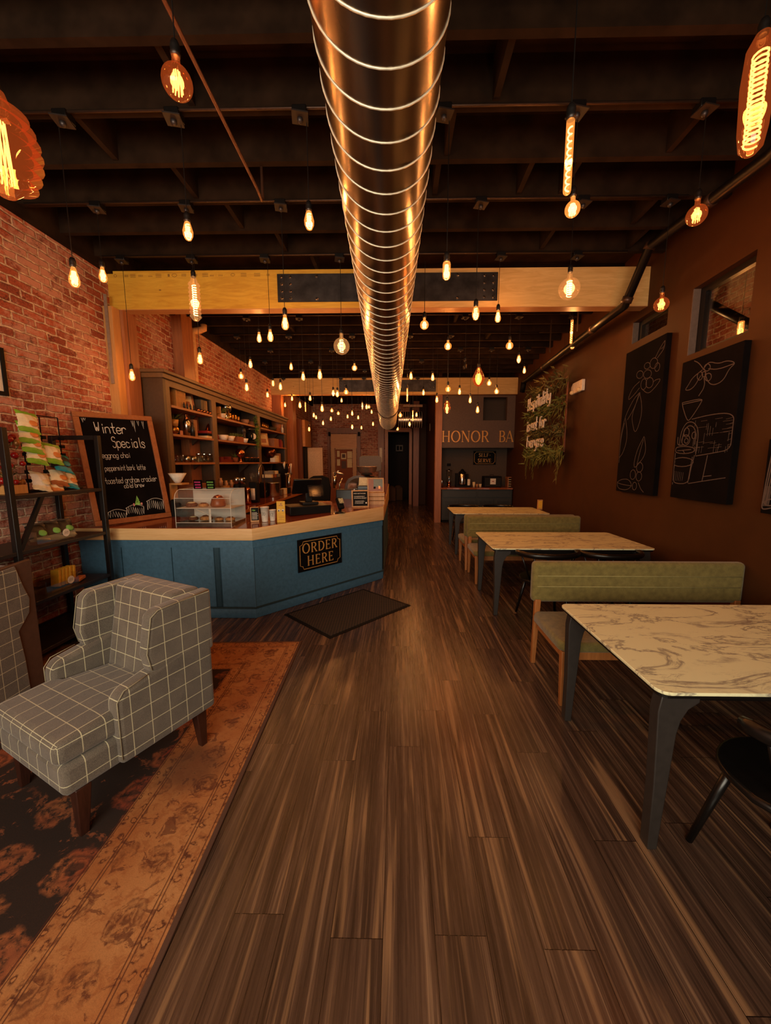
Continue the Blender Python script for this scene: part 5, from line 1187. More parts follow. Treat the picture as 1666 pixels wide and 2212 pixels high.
GB = M('bag_green', (120, 160, 40), .35); CB = M('bag_cream', (222, 200, 160), .4); OB = M('bag_orange', (206, 120, 56), .4); TB_ = M('bag_teal', (30, 130, 140), .4); BB = M('bag_brown', (150, 78, 36), .4)
DARKB = M('bag_dark', (40, 34, 28), .35)
gb = [((60, 912), 'green and cream snack bag clipped at the top of the wire rack'), ((62, 936), 'second green and cream snack bag from the top of the rack'), ((68, 956), 'third green and cream snack bag from the top of the rack'), ((78, 980), 'lowest green and cream snack bag in the left column of the rack'), ((112, 980), 'green and cream snack bag hanging alone in the second column')]
for i, ((x, y), lb) in enumerate(gb):
    bag('snack_bag', lb, at(x, y, X=-3.04+.012*i), .15, .20, GB, CB, OB, (R(-28), R(12), R(72)), 'snack bags on the wire rack')
for (x, y), a_, b2, c_, lb in (((126, 1030), BB, CB, OB, 'brown and cream snack bag leaning at the rack foot'), ((118, 1046), OB, CB, BB, 'brown and cream snack bag lying below the leaning one'), ((149, 1036), TB_, CB, OB, 'teal and cream snack bag on the right of the top shelf'), ((134, 1000), TB_, DARKB, TB_, 'dark teal snack bag hanging behind on the right rod'), ((88, 1040), CB, WHITE, CREAM, 'pale white snack bag lying behind the rack on the top shelf')):
    p = at(x, y, X=-3.02); p.z = max(p.z, zs+.06); bag('snack_bag', lb, p, .14, .19, a_, b2, c_, (R(-35), R(15), R(72)), 'snack bags on the wire rack')
# festive arrangement
random.seed(21)
p = Vector((-3.05, at(28, 1050, X=-3.05).y, zs)); t = thing('festive_arrangement', 'red and gold berry and pinecone arrangement in a wooden box on the top shelf', 'arrangement', p)
MB().bb((-.07, -.1, 0), (.07, .05, .07)).build('wooden_box', POSTP, t, bevel=.003)
bal = MB(); gd = MB(); lf = MB()
for i in range(26): bal.ball((random.uniform(-.08, .08), random.uniform(-.17, .06), random.uniform(.08, .46)), random.uniform(.016, .03), 10, 6)
for i in range(22): gd.ball((random.uniform(-.09, .09), random.uniform(-.17, .06), random.uniform(.08, .44)), random.uniform(.014, .026), 7, 5, (1, 1, 1.3))
for i in range(160): lf.leaf((random.uniform(-.06, .06), random.uniform(-.13, .04), random.uniform(.05, .42)), (random.uniform(-1, 1), random.uniform(-1, 1), random.uniform(-.4, 1)), .07, .014)
bal.build('berries', M('glossy_red', (140, 22, 20), .2), t, smooth=True)['kind'] = 'stuff'; gd.build('cones', M('gold_cone', (140, 92, 44), .35, .4), t, smooth=True)['kind'] = 'stuff'; lf.build('foliage', LEAFD, t)['kind'] = 'stuff'
def acrylic(label, y0, y1, z, x0=-3.12, x1=-2.92, h=.11):
    t = thing('display_box', label, 'display box', (x0, y0, z)); d_, l_ = x1-x0, y1-y0
    MB().bb((0, 0, 0), (d_, l_, .004)).bb((0, 0, .004), (.004, l_, h)).bb((d_-.004, 0, .004), (d_, l_, h*.6)).bb((.004, 0, .004), (d_-.004, .004, h)).bb((.004, l_-.004, .004), (d_-.004, l_, h)).build('acrylic_tray', ACRYL, t)
    m = MB().lathe([(.034, 0), (.034, .003)], 20).build('round_tag', WHITE, t, loc=(d_+.004, l_*.72, h*.55), rot=FACE_PX); mb = MB()
    for i in range(3): mb.bb((-.02, -.01+.009*i, .0032), (.02, -.008+.009*i, .0036))
    mb.build('tag_print', BLACKM, m); return t
ya, yb2 = at(80, 1165, X=-2.92).y, at(165, 1160, X=-2.92).y
acrylic('clear tray with dark snack bags on the middle shelf', ya, yb2, .976)
for i in range(3):
    bag('snack_bag', ['dark glossy snack bag at the left end of the middle shelf tray', 'dark glossy snack bag in the middle of the middle shelf tray', 'dark glossy snack bag with white streaks nearest the round tag'][i], (-3.0, ya+.09+.13*i, 1.07), .15, .17, M('silver_foil', (150, 140, 128), .3, .7), DARKB, GREENC, (R(-30), R(5), R(75)), 'dark snack bags', .14)
ya, yb2 = at(100, 1262, X=-2.92).y, at(172, 1262, X=-2.92).y
acrylic('clear tray with yellow snack bars on the lower shelf', ya, yb2, .551)
for i in range(5):
    o = MB().bb((-.035, -.014, 0), (.035, .014, .15)).build('snack_bar', YEL, loc=(-3.02, at(123, 1240, X=-3.0).y+.038*i, .557), rot=(R(-6), 0, R(8)), bevel=.004)
    tag(o, 'upright yellow wrapped snack bar in the lower shelf tray', 'snack bar', 'yellow snack bars')
o = MB().bb((-.03, -.07, 0), (.03, .07, .03)).build('snack_bar', OB, loc=(-2.98, at(176, 1250, X=-3.0).y-.05, .557), rot=(0, 0, R(20)), bevel=.006); tag(o, 'orange wrapped snack bar lying beside the round white tag', 'snack bar')

# ============================================================ BOOKCASE
BX0, BX1 = -3.19, -2.97
BX0 = -3.345
t = thing('bookcase', 'tall dark bookcase with three bays of shelves behind the counter', 'bookcase', (0, 0, 0))
div = [4.90, 5.05, 6.14, 6.30, 8.13, 8.30, 10.05, 10.24]
MB().bb((BX0, 4.90, .96), (BX1, 4.96, 2.72)).build('side_panel', CABN, t); MB().bb((BX0, 10.18, .96), (BX1, 10.24, 2.72)).build('side_panel', CABN, t)
for a, b_ in ((4.96, 5.04), (6.15, 6.30), (8.13, 8.29), (10.06, 10.18)): MB().bb((BX1-.03, a, .96), (BX1, b_, 2.64)).build('stile', CABF, t)
for y in (6.2, 8.2): MB().bb((BX0, y-.02, .96), (BX1-.031, y+.03, 2.70)).build('divider', CABN, t)
MB().bb((BX0, 4.96, .96), (BX0+.015, 10.18, 2.72)).build('back_panel', CABIN, t)
MB().prism([(BX0, 4.84), (BX1+.06, 4.84), (BX1+.06, 10.27), (BX0, 10.27)], 2.76, 2.80).prism([(BX0, 4.87), (BX1+.03, 4.87), (BX1+.03, 10.25), (BX0, 10.25)], 2.70, 2.76).build('cornice', CABF, t, bevel=.006)
MB().bb((BX1-.03, 4.96, 2.62), (BX1-.001, 10.18, 2.70)).build('top_rail', CABF, t)
SZ = [2.39, 2.02, 1.645]
for a, b_ in ((4.97, 6.17), (6.24, 8.17), (8.24, 10.17)):
    for z in SZ:
        MB().bb((BX0+.016, a, z-.03), (BX1-.032, b_, z)).bb((BX1-.032, max(a, a+.075), z-.03), (BX1+.01, b_-.03, z)).build('shelf', SHELFW, t)
        for y in (a+.22, b_-.25):
            MB().prism([(0, 0), (.22, 0), (0, -.2)], 0, .04).xf(Matrix(((1, 0, 0, BX0+.016), (0, 0, 1, y), (0, 1, 0, z-.031), (0, 0, 0, 1)))).build('bracket', CABN, t)
SX = -3.10
def sy(px_, z, X=SX): return Ypx(X, z, px_)
GRP = {}
def it(mb_or, name, label, cat, m, loc, grp=None, smooth=False, bevel=0, rot=None, parts=()):
    if parts:
        t = thing(name, label, cat, loc, 0, grp, rot)
        mb_or.build(parts[0][0], m, t, smooth=smooth, bevel=bevel)
        for nm, mb2, m2 in parts[1:]: mb2.build(nm, m2, t, smooth=True)
        return t
    o = mb_or.build(name, m, None, smooth=smooth, bevel=bevel, loc=loc, rot=rot); return tag(o, label, cat, grp)
z1s, z2s, z3s = SZ[0]+.001, SZ[1]+.001, SZ[2]+.001
# bay 1 top
y = sy(367, 2.45)
for i in range(6):
    h = .27-.006*(i % 3)
    it(MB().bb((-.09, 0, 0), (.09, .036, h)), 'book', 'tan spined book upright on the top shelf', 'book', M('tan_spine', (176, 120, 56), .6), (SX, y+.041*i, z1s), 'tan books on the top shelf', bevel=.004)
def pframe(label, loc, w, h, m1, m2, rz):
    t = thing('photo_frame', label, 'photo frame', loc, rz)
    k_ = len(t.children); MB().prism([(-w/2, 0), (w/2, 0), (w/2, .02), (-w/2, .02)], 0, h).xf(Matrix.Rotation(R(-10), 4, 'X')).build('frame', m1, t, bevel=.003)
    MB().bb((-w/2+.035, -.003, .035), (w/2-.035, 0, h-.035)).xf(Matrix.Rotation(R(-10), 4, 'X')).build('picture', CREAM, t); MB().bb((-w/2+.07, -.005, .07), (w/2-.07, -.0035, h*.55)).xf(Matrix.Rotation(R(-10), 4, 'X')).build('print', BB, t)
    return t
pframe('brown wooden photo frame leaning on the top shelf of the first bay', (SX-.03, sy(405, 2.5), z1s), .30, .27, FRAMEW, None, R(60))
vial = [(.012, 0), (.013, .06), (.006, .07), (.006, .085), (.0001, .086)]
for i in range(4): it(MB().lathe(vial, 10), 'vial', 'small dark vial in front of the brown photo frame', 'bottle', DARKB, (-2.99, sy(398+i*7, 2.42, -2.99), z1s), 'vials in front of the photo frame', True)
for i, (w_, c_) in enumerate(((.09, (84, 70, 52)), (.05, (120, 96, 64)), (.04, (150, 120, 80)))): it(MB().bb((-.08, 0, 0), (.08, w_, .21)), 'book', ['thick olive grey book standing on the top shelf of the first bay', 'brown book between the olive and the tan one', 'tan book at the right of the olive grey one'][i], 'book', M('bk%d' % i, c_, .6), (SX, sy(424, 2.45)+(0, .1, .155)[i], z1s), None, bevel=.004)
for i in range(5): it(MB().lathe([(.014, 0), (.024, .045), (.022, .045), (.012, .004)], 12), 'small_cup', 'tiny copper red cup on the edge of the top shelf', 'cup', COPPER, (-2.985, sy(428+i*6.4, 2.41, -2.985), z1s), 'tiny cups on the top shelf', True)
def plant(label, loc, n, L, w_, down=0.0, pot=None, seed=1, name='potted_plant'):
    random.seed(seed); t = thing(name, label, 'plant', loc); m = MB()
    for i in range(n):
        a = random.uniform(0, 6.28); m.leaf((0, 0, .09), (math.cos(a), math.sin(a), random.uniform(-.5, 1.3)-down), L*random.uniform(.6, 1.1), w_)
    m.build('foliage', LEAF, t)['kind'] = 'stuff'; MB().lathe([(.04, 0), (.055, .09), (.048, .09), (.04, .01)], 14).build('pot', pot or M('terracotta', (150, 84, 50), .8), t, smooth=True); return t
plant('spiky green plant hanging over the second shelf of the first bay', (SX, sy(378, 2.1), z2s+.12), 16, .19, .02, .5, GOLD, 2)
p_ = it(MB().ball((0, 0, .06), .06, 20, 10, (1, 1, .9)), 'gold_pumpkin', 'shiny gold pumpkin at the left of the second shelf', 'ornament', BRASS, (-3.03, sy(377, 2.05, -3.03), z2s), None, True)
it(MB().bb((-.005, -.03, 0), (.005, .03, .06)), 'small_card', 'tiny pink card beside the gold pumpkin', 'card', M('pinkish_card', (190, 120, 90), .7), (-3.0, sy(392, 2.05, -3.0), z2s))
it(MB().lathe([(.045, 0), (.047, .2), (.03, .235)], 18), 'cocktail_shaker', 'tall copper and steel cocktail shaker on the second shelf', 'shaker', STEEL, (-3.04, sy(404, 2.1, -3.04), z2s), None, True, parts=(('shaker_body', None, None), ('shaker_cap', MB().lathe([(.03, .235), (.02, .25), (.018, .28), (.026, .29), (.02, .31), (.0001, .312)], 16), COPPER)))
it(MB().bb((-.07, -.05, 0), (.07, .05, .26)), 'book', 'upright tan book behind the dark bottle on the second shelf', 'book', M('bk3', (150, 104, 70), .6), (SX-.03, sy(418, 2.1), z2s), None, bevel=.004)
bot = [(.03, 0), (.032, .12), (.012, .16), (.012, .2), (.0001, .2)]
it(MB().lathe(bot, 12), 'dark_bottle', 'small dark bottle in front of the tan book', 'bottle', DARKB, (-3.0, sy(417, 2.05, -3.0), z2s), None, True)
for i, (c_, lb, w_) in enumerate(((CREAM, 'cream book at the bottom of the flat stack on the second shelf', .30), (BLACKM, 'black book in the middle of the flat stack', .27), (RED, 'red book on top of the flat stack', .22))):
    it(MB().bb((-.09, 0, 0), (.09, w_, .038)), 'book', lb, 'book', c_, (-3.08, sy(432, 2.05)+.0+.015*i, z2s+.039*i), 'flat books on the second shelf', bevel=.004)
it(MB().prism([(0, 0), (.1, 0), (.05, .12)], 0, .04), 'toy_sail', 'small orange red ornament on the flat book stack', 'ornament', COPPER, (-3.1, sy(442, 2.2), z2s+.12), None, rot=(R(90), 0, R(60)))
gl_ = [(.026, 0), (.03, .01), (.034, .1), (.032, .1), (.028, .012)]
for i in range(12):
    lb = 'small drinking glass in the row on the third shelf'; X_ = -3.02 if i % 2 == 0 else -3.12
    it(MB().lathe(gl_, 14), 'drinking_glass', lb, 'glass', GLASS if i > 6 else glassy('amber_glass%d' % i, (.9, .66, .45), fac=.3) if i < 2 else GLASS, (X_, sy(379+i*6.9, 1.7, X_), z3s), 'glasses on the third shelf of the first bay', True)
for i in range(2): it(MB().lathe([(.03, 0), (.045, .05), (.03, .085), (.028, .085), (.042, .05), (.027, .004)], 16), 'round_glass', 'round bottomed shiny glass in the middle of the glass row', 'glass', STEEL, (-2.985, sy(404+i*13, 1.68, -2.985), z3s), 'round glasses on the third shelf', True)
for i in range(3):
    tg = thing('glass_jug', 'clear glass jug with handle at the right of the glass row', 'jug', (-3.02, sy(430+i*12, 1.7, -3.02), z3s), 0, 'glass jugs on the third shelf')
    MB().lathe([(.035, 0), (.045, .03), (.04, .12), (.038, .12), (.043, .03), (.033, .004)], 16).build('jug_body', GLASS, tg, smooth=True); MB().tube([(.0, .04, .11), (0, .08, .1), (0, .08, .04), (0, .04, .03)], .006, 6).build('jug_handle', GLASS, tg, smooth=True); MB().lathe([(.042, .12), (.042, .128)], 14).build('jug_rim', STEEL, tg)
# bay 2
plant('spiky green plant at the left of the top shelf, second bay', (SX+.05, sy(474, 2.5), z1s), 26, .20, .02, 0, WHITE, 3)
it(MB().bb((-.05, -.02, 0), (.05, .02, .2)), 'book', 'thin tan book beside the spiky plant in the second bay', 'book', POSTP, (SX, sy(471, 2.45), z1s), None)
it(MB().lathe([(.05, 0), (.04, .02), (.045, .10), (.06, .13), (.085, .17), (.09, .24), (.075, .29), (.06, .30)], 20), 'steel_goblet', 'large polished steel cup on the top shelf of the second bay', 'cup', CHROME, (-3.05, sy(489, 2.5, -3.05), z1s), None, True)
for i in range(4): it(MB().lathe([(.024, 0), (.026, .11-.012*(i % 2)), (.0001, .11-.012*(i % 2))], 14), 'gold_tumbler', 'small gold tumbler on the top shelf of the second bay', 'cup', BRASS, (-2.99, sy(497+i*6.0, 2.43, -2.99), z1s), 'gold tumblers second bay', True)
bowl = [(.03, 0), (.05, .01), (.085, .07), (.082, .07), (.045, .014)]
for i in range(2): it(MB().lathe(bowl, 18), 'stoneware_dish', ['larger pale dish on the top shelf of the second bay', 'pale dish set into the larger one'][i], 'bowl', M('stoneware', (150, 110, 84), .7), (-3.05, sy(529, 2.43, -3.05), z1s+.022*i), None, True)
it(MB().bb((-.05, -.08, 0), (.05, .08, .09)), 'small_box', 'small brown box near the trailing plant on the top shelf', 'box', M('bx1', (140, 88, 60), .7), (-3.05, sy(545, 2.42, -3.05), z1s), None)
tp = thing('trailing_plant', 'bright green trailing plant hanging down the divider of the bookcase', 'plant', (-2.94, sy(553, 2.5, -2.94), z1s)); random.seed(8); m = MB()
for i in range(300):
    s_ = random.random(); m.leaf((random.uniform(-.02, .05), -.1+.12*min(1, s_*3)+random.uniform(-.05, .05), .17-.62*s_+random.uniform(-.02, .02)), (random.uniform(-1, 1), random.uniform(-1, 1), random.uniform(-1, .6)), .05, .014)
m.build('foliage', M('bright_leaf', (104, 140, 40), .6, nz=.3), tp)['kind'] = 'stuff'; MB().lathe([(.03, 0), (.04, .1), (.036, .1), (.03, .01)], 12).build('pot', DARKB, tp, smooth=True)
it(MB().lathe(vial, 10), 'red_vial', 'small red capped bottle at the left of the second bay second shelf', 'bottle', RED, (-3.0, sy(471, 2.05, -3.0), z2s), None, True)
for i, px_ in enumerate((482, 497)): it(MB().lathe([(.04, 0), (.06, .01), (.09, .09), (.087, .09), (.055, .014)], 20), 'white_bowl', ['left white ceramic bowl on the second shelf of the middle bay', 'right one of two white ceramic bowls beside the planter'][i], 'bowl', WHITE, (-3.03, sy(px_, 2.06, -3.03), z2s), None, True)
pl = thing('grass_planter', 'terracotta planter box with green grass beside the white bowls', 'planter', (-3.05, sy(512, 2.06, -3.05), z2s)); MB().bb((-.08, -.13, 0), (.08, .13, .10)).build('planter_box', M('terracotta', (150, 84, 50), .8), pl, bevel=.005); m = MB(); random.seed(4)
for i in range(140): m.leaf((random.uniform(-.07, .07), random.uniform(-.2, .12), .1), (random.uniform(-.5, .5), random.uniform(-.6, .6), 1), .07, .01)
m.build('grass', LEAF, pl)['kind'] = 'stuff'
it(MB().lathe([(.04, 0), (.06, .01), (.085, .08), (.082, .08), (.055, .014)], 20), 'white_bowl', 'smaller white bowl right of the grass planter', 'bowl', WHITE, (-3.0, sy(527, 2.05, -3.0), z2s), None, True)
it(MB().ball((0, 0, .16), .07, 12, 8, (.6, 1, 1)).lathe([(.05, 0), (.03, .05), (.04, .12)], 12).ball((0, -.06, .25), .035, 10, 6), 'rooster_figure', 'dark rooster figure on the second shelf of the middle bay', 'figurine', M('rooster', (70, 60, 54), .4), (-3.1, sy(527, 2.15), z2s+.09), None, True)
sc_ = thing('kitchen_scale', 'black kitchen scale with round white dial on the second shelf', 'scale', (-3.04, sy(541, 2.1, -3.04), z2s)); MB().lathe([(.08, 0), (.06, .05), (.03, .09)], 14).lathe([(.035, .09), (.08, .1), (.08, .2), (.03, .25), (.0001, .26)], 16).build('scale_body', BLACKM, sc_, smooth=True)
MB().lathe([(.06, 0), (.06, .01)], 20).build('dial', WHITE, sc_, loc=(.07, -.01, .15), rot=(0, R(90), R(-30))); MB().lathe([(.02, .26), (.1, .29), (.1, .295)], 18).build('pan', STEEL, sc_, smooth=True)
it(MB().bb((-.06, -.22, 0), (.06, .22, .05)).bb((-.05, -.2, .05), (.05, -.12, .09)).bb((-.05, .1, .05), (.05, .18, .1)), 'lacquer_tray', 'long dark red tray with small bowls on the third shelf', 'tray', M('lacquer_red', (110, 34, 24), .3), (-3.03, sy(484, 1.7, -3.03), z3s), None)
plant('small yellowish plant beside the copper globe on the third shelf', (SX, sy(508, 1.75), z3s), 20, .17, .03, 0, None, 5)
it(MB().ball((0, 0, .17), .085, 24, 12).lathe([(.06, 0), (.02, .03), (.02, .08)], 14), 'copper_globe', 'bright copper globe on a foot, third shelf of the middle bay', 'ornament', COPPER, (-3.02, sy(519, 1.75, -3.02), z3s), None, True)
for i in range(5):
    tg = thing('black_mug', 'black mug with red rim at the right of the third shelf', 'mug', (-3.0, sy(532+i*6.2, 1.68, -3.0), z3s), 0, 'black mugs on the third shelf'); MB().lathe([(.036, 0), (.038, .085), (.035, .085), (.032, .004)], 14).build('mug_body', BLACKM, tg, smooth=True); MB().lathe([(.039, .085), (.039, .095), (.034, .095)], 14).build('mug_rim', COPPER, tg, smooth=True)
# bay 3
for i in range(4): it(MB().lathe([(.024, 0), (.026, .13-.01*i), (.0001, .13-.01*i)], 12), 'gold_candle', 'gold candle at the left of the third bay top shelf', 'candle', BRASS, (-3.0, sy(567+i*3.6, 2.45, -3.0), z1s), 'gold candles third bay', True)
it(MB().lathe([(.05, 0), (.12, .05), (.11, .09), (.03, .11)], 16), 'dark_dish', 'dark green covered dish on the top shelf of the third bay', 'dish', M('dkgreen', (60, 54, 34), .6), (-3.06, sy(587, 2.44, -3.06), z1s), None, True)
it(MB().lathe([(.07, 0), (.09, .05), (.15, .22), (.16, .32), (.12, .39), (.1, .40)], 20, rib=(.03, 12)), 'ribbed_vase', 'large orange brown ribbed vase on the third bay top shelf', 'vase', M('vase_brown', (176, 104, 56), .5), (-3.14, sy(600, 2.5, -3.14), z1s), None, True)
it(MB().lathe([(.03, 0), (.03, .12), (.012, .16), (.012, .22)], 12), 'white_bottle', 'slim white bottle at the right end of the top shelf', 'bottle', WHITE, (-3.0, sy(610, 2.45, -3.0), z1s), None, True)
pframe('pale framed picture leaning at the left of the third bay second shelf', (-3.1, sy(571, 2.15), z2s), .28, .30, POSTP, None, R(60))
it(MB().bb((-.08, -.18, 0), (.08, .18, .20)), 'carton', 'tan carton on the second shelf of the third bay', 'box', M('carton', (160, 104, 70), .7), (-3.08, sy(589, 2.1), z2s), None, bevel=.005)
for i in range(3): it(MB().bb((-.07, 0, 0), (.07, .05, .2-.03*i)), 'book', ['dark red upright book right of the tan carton', 'brown upright book beside the dark red one', 'orange upright book at the end of the second shelf'][i], 'book', [RED, BB, COPPER][i], (-3.08, sy(600, 2.1)+.07*i, z2s), None)
it(MB().ball((0, 0, .24), .15, 24, 12).lathe([(.09, 0), (.03, .04), (.03, .1)], 14), 'copper_globe', 'large dark copper globe on the third shelf of the third bay', 'ornament', M('dark_copper', (120, 66, 36), .25, .9), (-3.14, sy(583, 1.8, -3.14), z3s), None, True)
for i in range(3): it(MB().bb((-.06, -.1, 0), (.06, .1, .10+.06*i)), 'paper_box', ['short white paper box on the third shelf near the copper globe', 'middle white paper box on the third shelf', 'tallest pale paper box at the shelf end'][i], 'box', [WHITE, CREAM, M('pale_brown_box', (150, 104, 76), .7)][i], (-3.0-.04*i, sy(592+i*7, 1.7, -3.0), z3s), None, bevel=.006)

# ============================================================ BACK COUNTER
t = thing('back_counter', 'long back counter with glossy red brown top under the bookcase', 'counter', (0, 0, 0))
MB().bb((-3.34, 4.86, 0), (-2.30, 10.26, .905)).build('counter_base', M('dark_base', (46, 32, 24), .6), t)
MB().prism([(-3.34, 4.82), (-2.24, 4.82), (-2.24, 10.27), (-3.34, 10.27)], .906, .945).build('counter_edge', mat_wood('counter_edge_orange', (150, 84, 40), (180, 108, 56), stretch=(3, 3, 50)), t); MB().bb((-3.335, 4.83, .945), (-2.25, 10.265, .95)).build('counter_top', COUNTER_T, t)
zb = .951
def bk(px_, X=-2.6, z=.951): return Vector((X, Ypx(X, z, px_), z))
o = thing('coffee_dripper', 'white fluted ceramic coffee dripper on a wooden stand above the pastry case', 'dripper', bk(390, -2.75)); MB().bb((-.07, -.07, 0), (.07, .07, .02)).bb((-.07, -.07, .02), (-.05, .07, .42)).bb((-.07, -.07, .42), (.09, .09, .44)).build('stand', POSTP, o); MB().lathe([(.03, .44), (.05, .47), (.10, .56), (.096, .56), (.04, .465)], 36, rib=(.05, 14)).build('fluted_cone', WHITE, o, smooth=True)
it(MB().bb((-.12, -.2, 0), (.12, .2, .40)), 'wooden_box', 'reddish brown wooden box behind the pastry case', 'box', POSTD, bk(424, -2.85), None, bevel=.004)
it(MB().bb((-.1, -.14, 0), (.1, .14, .26)), 'black_bin', 'black slanted bin behind the left end of the pastry case', 'bin', BLACKM, bk(402, -2.6), None, bevel=.02)
it(MB().bb((-.02, -.05, 0), (.02, .1, .30)), 'cream_frame', 'narrow cream framed card standing behind the pastry case', 'frame', CREAM, bk(434, -2.6), None)
a = at(441, 1015, X=-3.32)
it(MB().bb((0, -.14, -.07), (.012, .14, .07)), 'wall_plaque', 'pale grey plaque on the back panel below the first bay shelves', 'plaque', M('plaque_grey', (150, 130, 120), .5), Vector((-3.328, a.y, a.z)), None)
it(MB().bb((-.07, -.2, 0), (.07, .2, .25)).bb((-.05, -.16, .25), (.05, -.02, .3)), 'glass_rack', 'wooden rack crowded with small glasses and jars on the back counter', 'rack', POSTP, bk(493, -2.95), None)
for i in range(6): it(MB().lathe([(.03, 0), (.034, .08), (.02, .10), (.02, .13), (.0001, .13)], 12), 'glass_jar', 'small clear jar on the wooden rack', 'jar', GLASS if i % 2 else M('jar_tan', (170, 120, 80), .4), bk(480+i*5.5, -2.95)+Vector((0, 0, .255 if i else .305)), 'jars on the wooden rack', True)
for i, (px_, x_) in enumerate(((514, -2.7), (526, -2.62))):
    it(MB().lathe([(.055, 0), (.058, .30), (.05, .33)], 18), 'airpot', ['left tall steel and black airpot flask on the back counter', 'right tall steel and black airpot flask on the back counter'][i], 'flask', BLACKM, bk(px_, x_), None, True, parts=(('flask_body', None, None), ('steel_sleeve', MB().lathe([(.05, .33), (.05, .42), (.045, .44), (.0001, .44)], 18), STEEL)))
it(MB().lathe([(.035, 0), (.05, .02), (.03, .13), (.022, .2), (.04, .24), (.03, .28)], 16), 'copper_cup', 'narrow copper carafe in front of the airpots', 'carafe', COPPER, bk(537, -2.5), None, True)
it(MB().bb((-.07, -.07, 0), (.07, .07, .36)), 'coffee_grinder', 'tall black grinder with white label on the back counter', 'grinder', BLACKM, bk(551, -2.5), None, bevel=.015, parts=(('grinder_body', None, None), ('hopper', MB().lathe([(.03, .36), (.07, .44), (.07, .5), (.0001, .52)], 14), GLASS), ('white_label', MB().bb((-.035, -.074, .05), (.035, -.0705, .25)), WHITE)))
for i, (px_, rz_) in enumerate(((502, 14), (517, -12))): it(MB().bb((-.05, -.06, 0), (.05, .06, .14)), 'knife_block', ['left black holder with slanted wooden handles behind the case', 'right black holder with slanted wooden handles behind the case'][i], 'holder', BLACKM, bk(px_, -2.40), None, bevel=.006, parts=(('block', None, None), ('wooden_handle', MB().bar((0, -.02, .12), (.03, .05, .26), .024, .02), POST)))
tp = thing('faucet', 'thin arched metal faucet over the back counter sink', 'faucet', bk(573, -2.6)); MB().tube([(0, 0, 0), (0, 0, .5)]+[(0, -.14+.14*math.cos(a), .5+.14*math.sin(a)) for a in [math.pi*i/10 for i in range(1, 11)]]+[(0, -.28, .3)], .011, 8).build('spout', STEEL, tp, smooth=True); MB().tube([(0, 0, .1), (0, .1, .14)], .01, 8).build('handle', STEEL, tp)
it(MB().bb((-.1, -.12, 0), (.1, .12, .3)), 'sink_unit', 'black box unit under the arched faucet', 'machine', BLACKM, bk(566, -2.72), None, bevel=.01)
it(MB().lathe([(.135, 0), (.14, .015), (.14, .27), (.145, .275), (.145, .285), (.0001, .29)], 28), 'stock_pot', 'large shiny steel pot on the back counter', 'pot', STEEL, bk(590, -2.55), None, True)
for i in range(5): it(MB().bb((-.1, -.05, 0), (.1, .06, .07)), 'carton_stack', 'small cream and grey carton on top of the steel pot pile', 'carton', [CREAM, M('ct1', (120, 110, 96), .7), BB][i % 3], bk(580+i*4, -2.85)+Vector((0, 0, .36+.072*(i % 2))), 'cartons above the pot')
it(MB().bb((-.12, -.3, 0), (.12, .3, .355)), 'tall_machine', 'dark box machine behind the steel pot carrying cartons', 'machine', M('dkbox', (52, 34, 26), .6), bk(588, -2.86), None)
it(MB().lathe([(.12, 0), (.13, .35), (.2, .5), (.16, .65), (.0001, .68)], 14), 'black_bag', 'black garment with white tag hanging behind the steel pot', 'bag', BLACKM, bk(607, -2.9), None, True, parts=(('cloth', None, None), ('white_tag', MB().box((.14, -.1, .62), (.02, .12, .14), Matrix.Rotation(R(30), 3, 'X')), WHITE)))
tp = thing('beer_taps', 'row of tap handles on a steel tee tower on the back counter', 'tap', bk(625, -2.6)); MB().tube([(0, -.25, .42), (0, .25, .42)], .03, 10).tube([(0, 0, 0), (0, 0, .42)], .04, 10).build('tap_tower', STEEL, tp, smooth=True)
for i, c_ in enumerate((BLACKM, COPPER, WHITE)): MB().tube([(0, -.18+.18*i, .44), (.01, -.18+.18*i, .66)], [.012, .025], 8).build('tap_handle', c_, tp, smooth=True)
for i in range(4): it(MB().bb((-.05, -.07, 0), (.05, .07, .13)), 'tea_tin', 'small tin or jar between pot and taps on the back counter', 'tin', [M('tin1', (110, 90, 74), .4), CREAM, BLACKM, M('tin2', (140, 90, 60), .5)][i], bk(606+i*8, -2.5), 'tins right of the steel pot', bevel=.006)

# ============================================================ ON THE FRONT COUNTER
# pastry case
px0, px1 = at(382, 1140, Y=3.86).x, at(502, 1140, Y=3.86).x
CY0, CY1, CZ0, CH_ = 3.85, 4.22, zt(3.85), .385
t = thing('pastry_case', 'clear acrylic pastry display case with rounded top on the counter', 'display case', (px0, CY0, CZ0+.002)); cw = px1-px0; cdp = CY1-CY0
pr = [(0, 0), (0, .30), (.02, .345), (.06, .375), (.10, CH_), (cdp, CH_), (cdp, 0)]
MB().bb((0, .004, 0), (cw, cdp, .045)).build('steel_base', STEEL, t, bevel=.003)
g = MB()
for a, b_ in zip(pr[:5], pr[1:6]): g.add([(0, a[0], a[1]), (cw, a[0], a[1]), (cw, b_[0], b_[1]), (0, b_[0], b_[1])], [(0, 1, 2, 3)])
MB().bb((.003, cdp-.004, .046), (cw-.003, cdp-.001, CH_)).build('frosted_back', FROST, t)
for x in (0, cw): g.add([(x, a, b_) for a, b_ in pr], [tuple(range(7))])
g.build('acrylic_shell', ACRYL, t, smooth=False); MB().bb((.004, .02, .19), (cw-.004, cdp-.02, .196)).build('middle_shelf', FROST, t)
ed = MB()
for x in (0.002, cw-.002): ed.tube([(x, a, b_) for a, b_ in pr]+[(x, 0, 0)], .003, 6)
for a, b_ in (pr[1], pr[4], (0, .046)): ed.tube([(0, a, b_), (cw, a, b_)], .0028, 6)
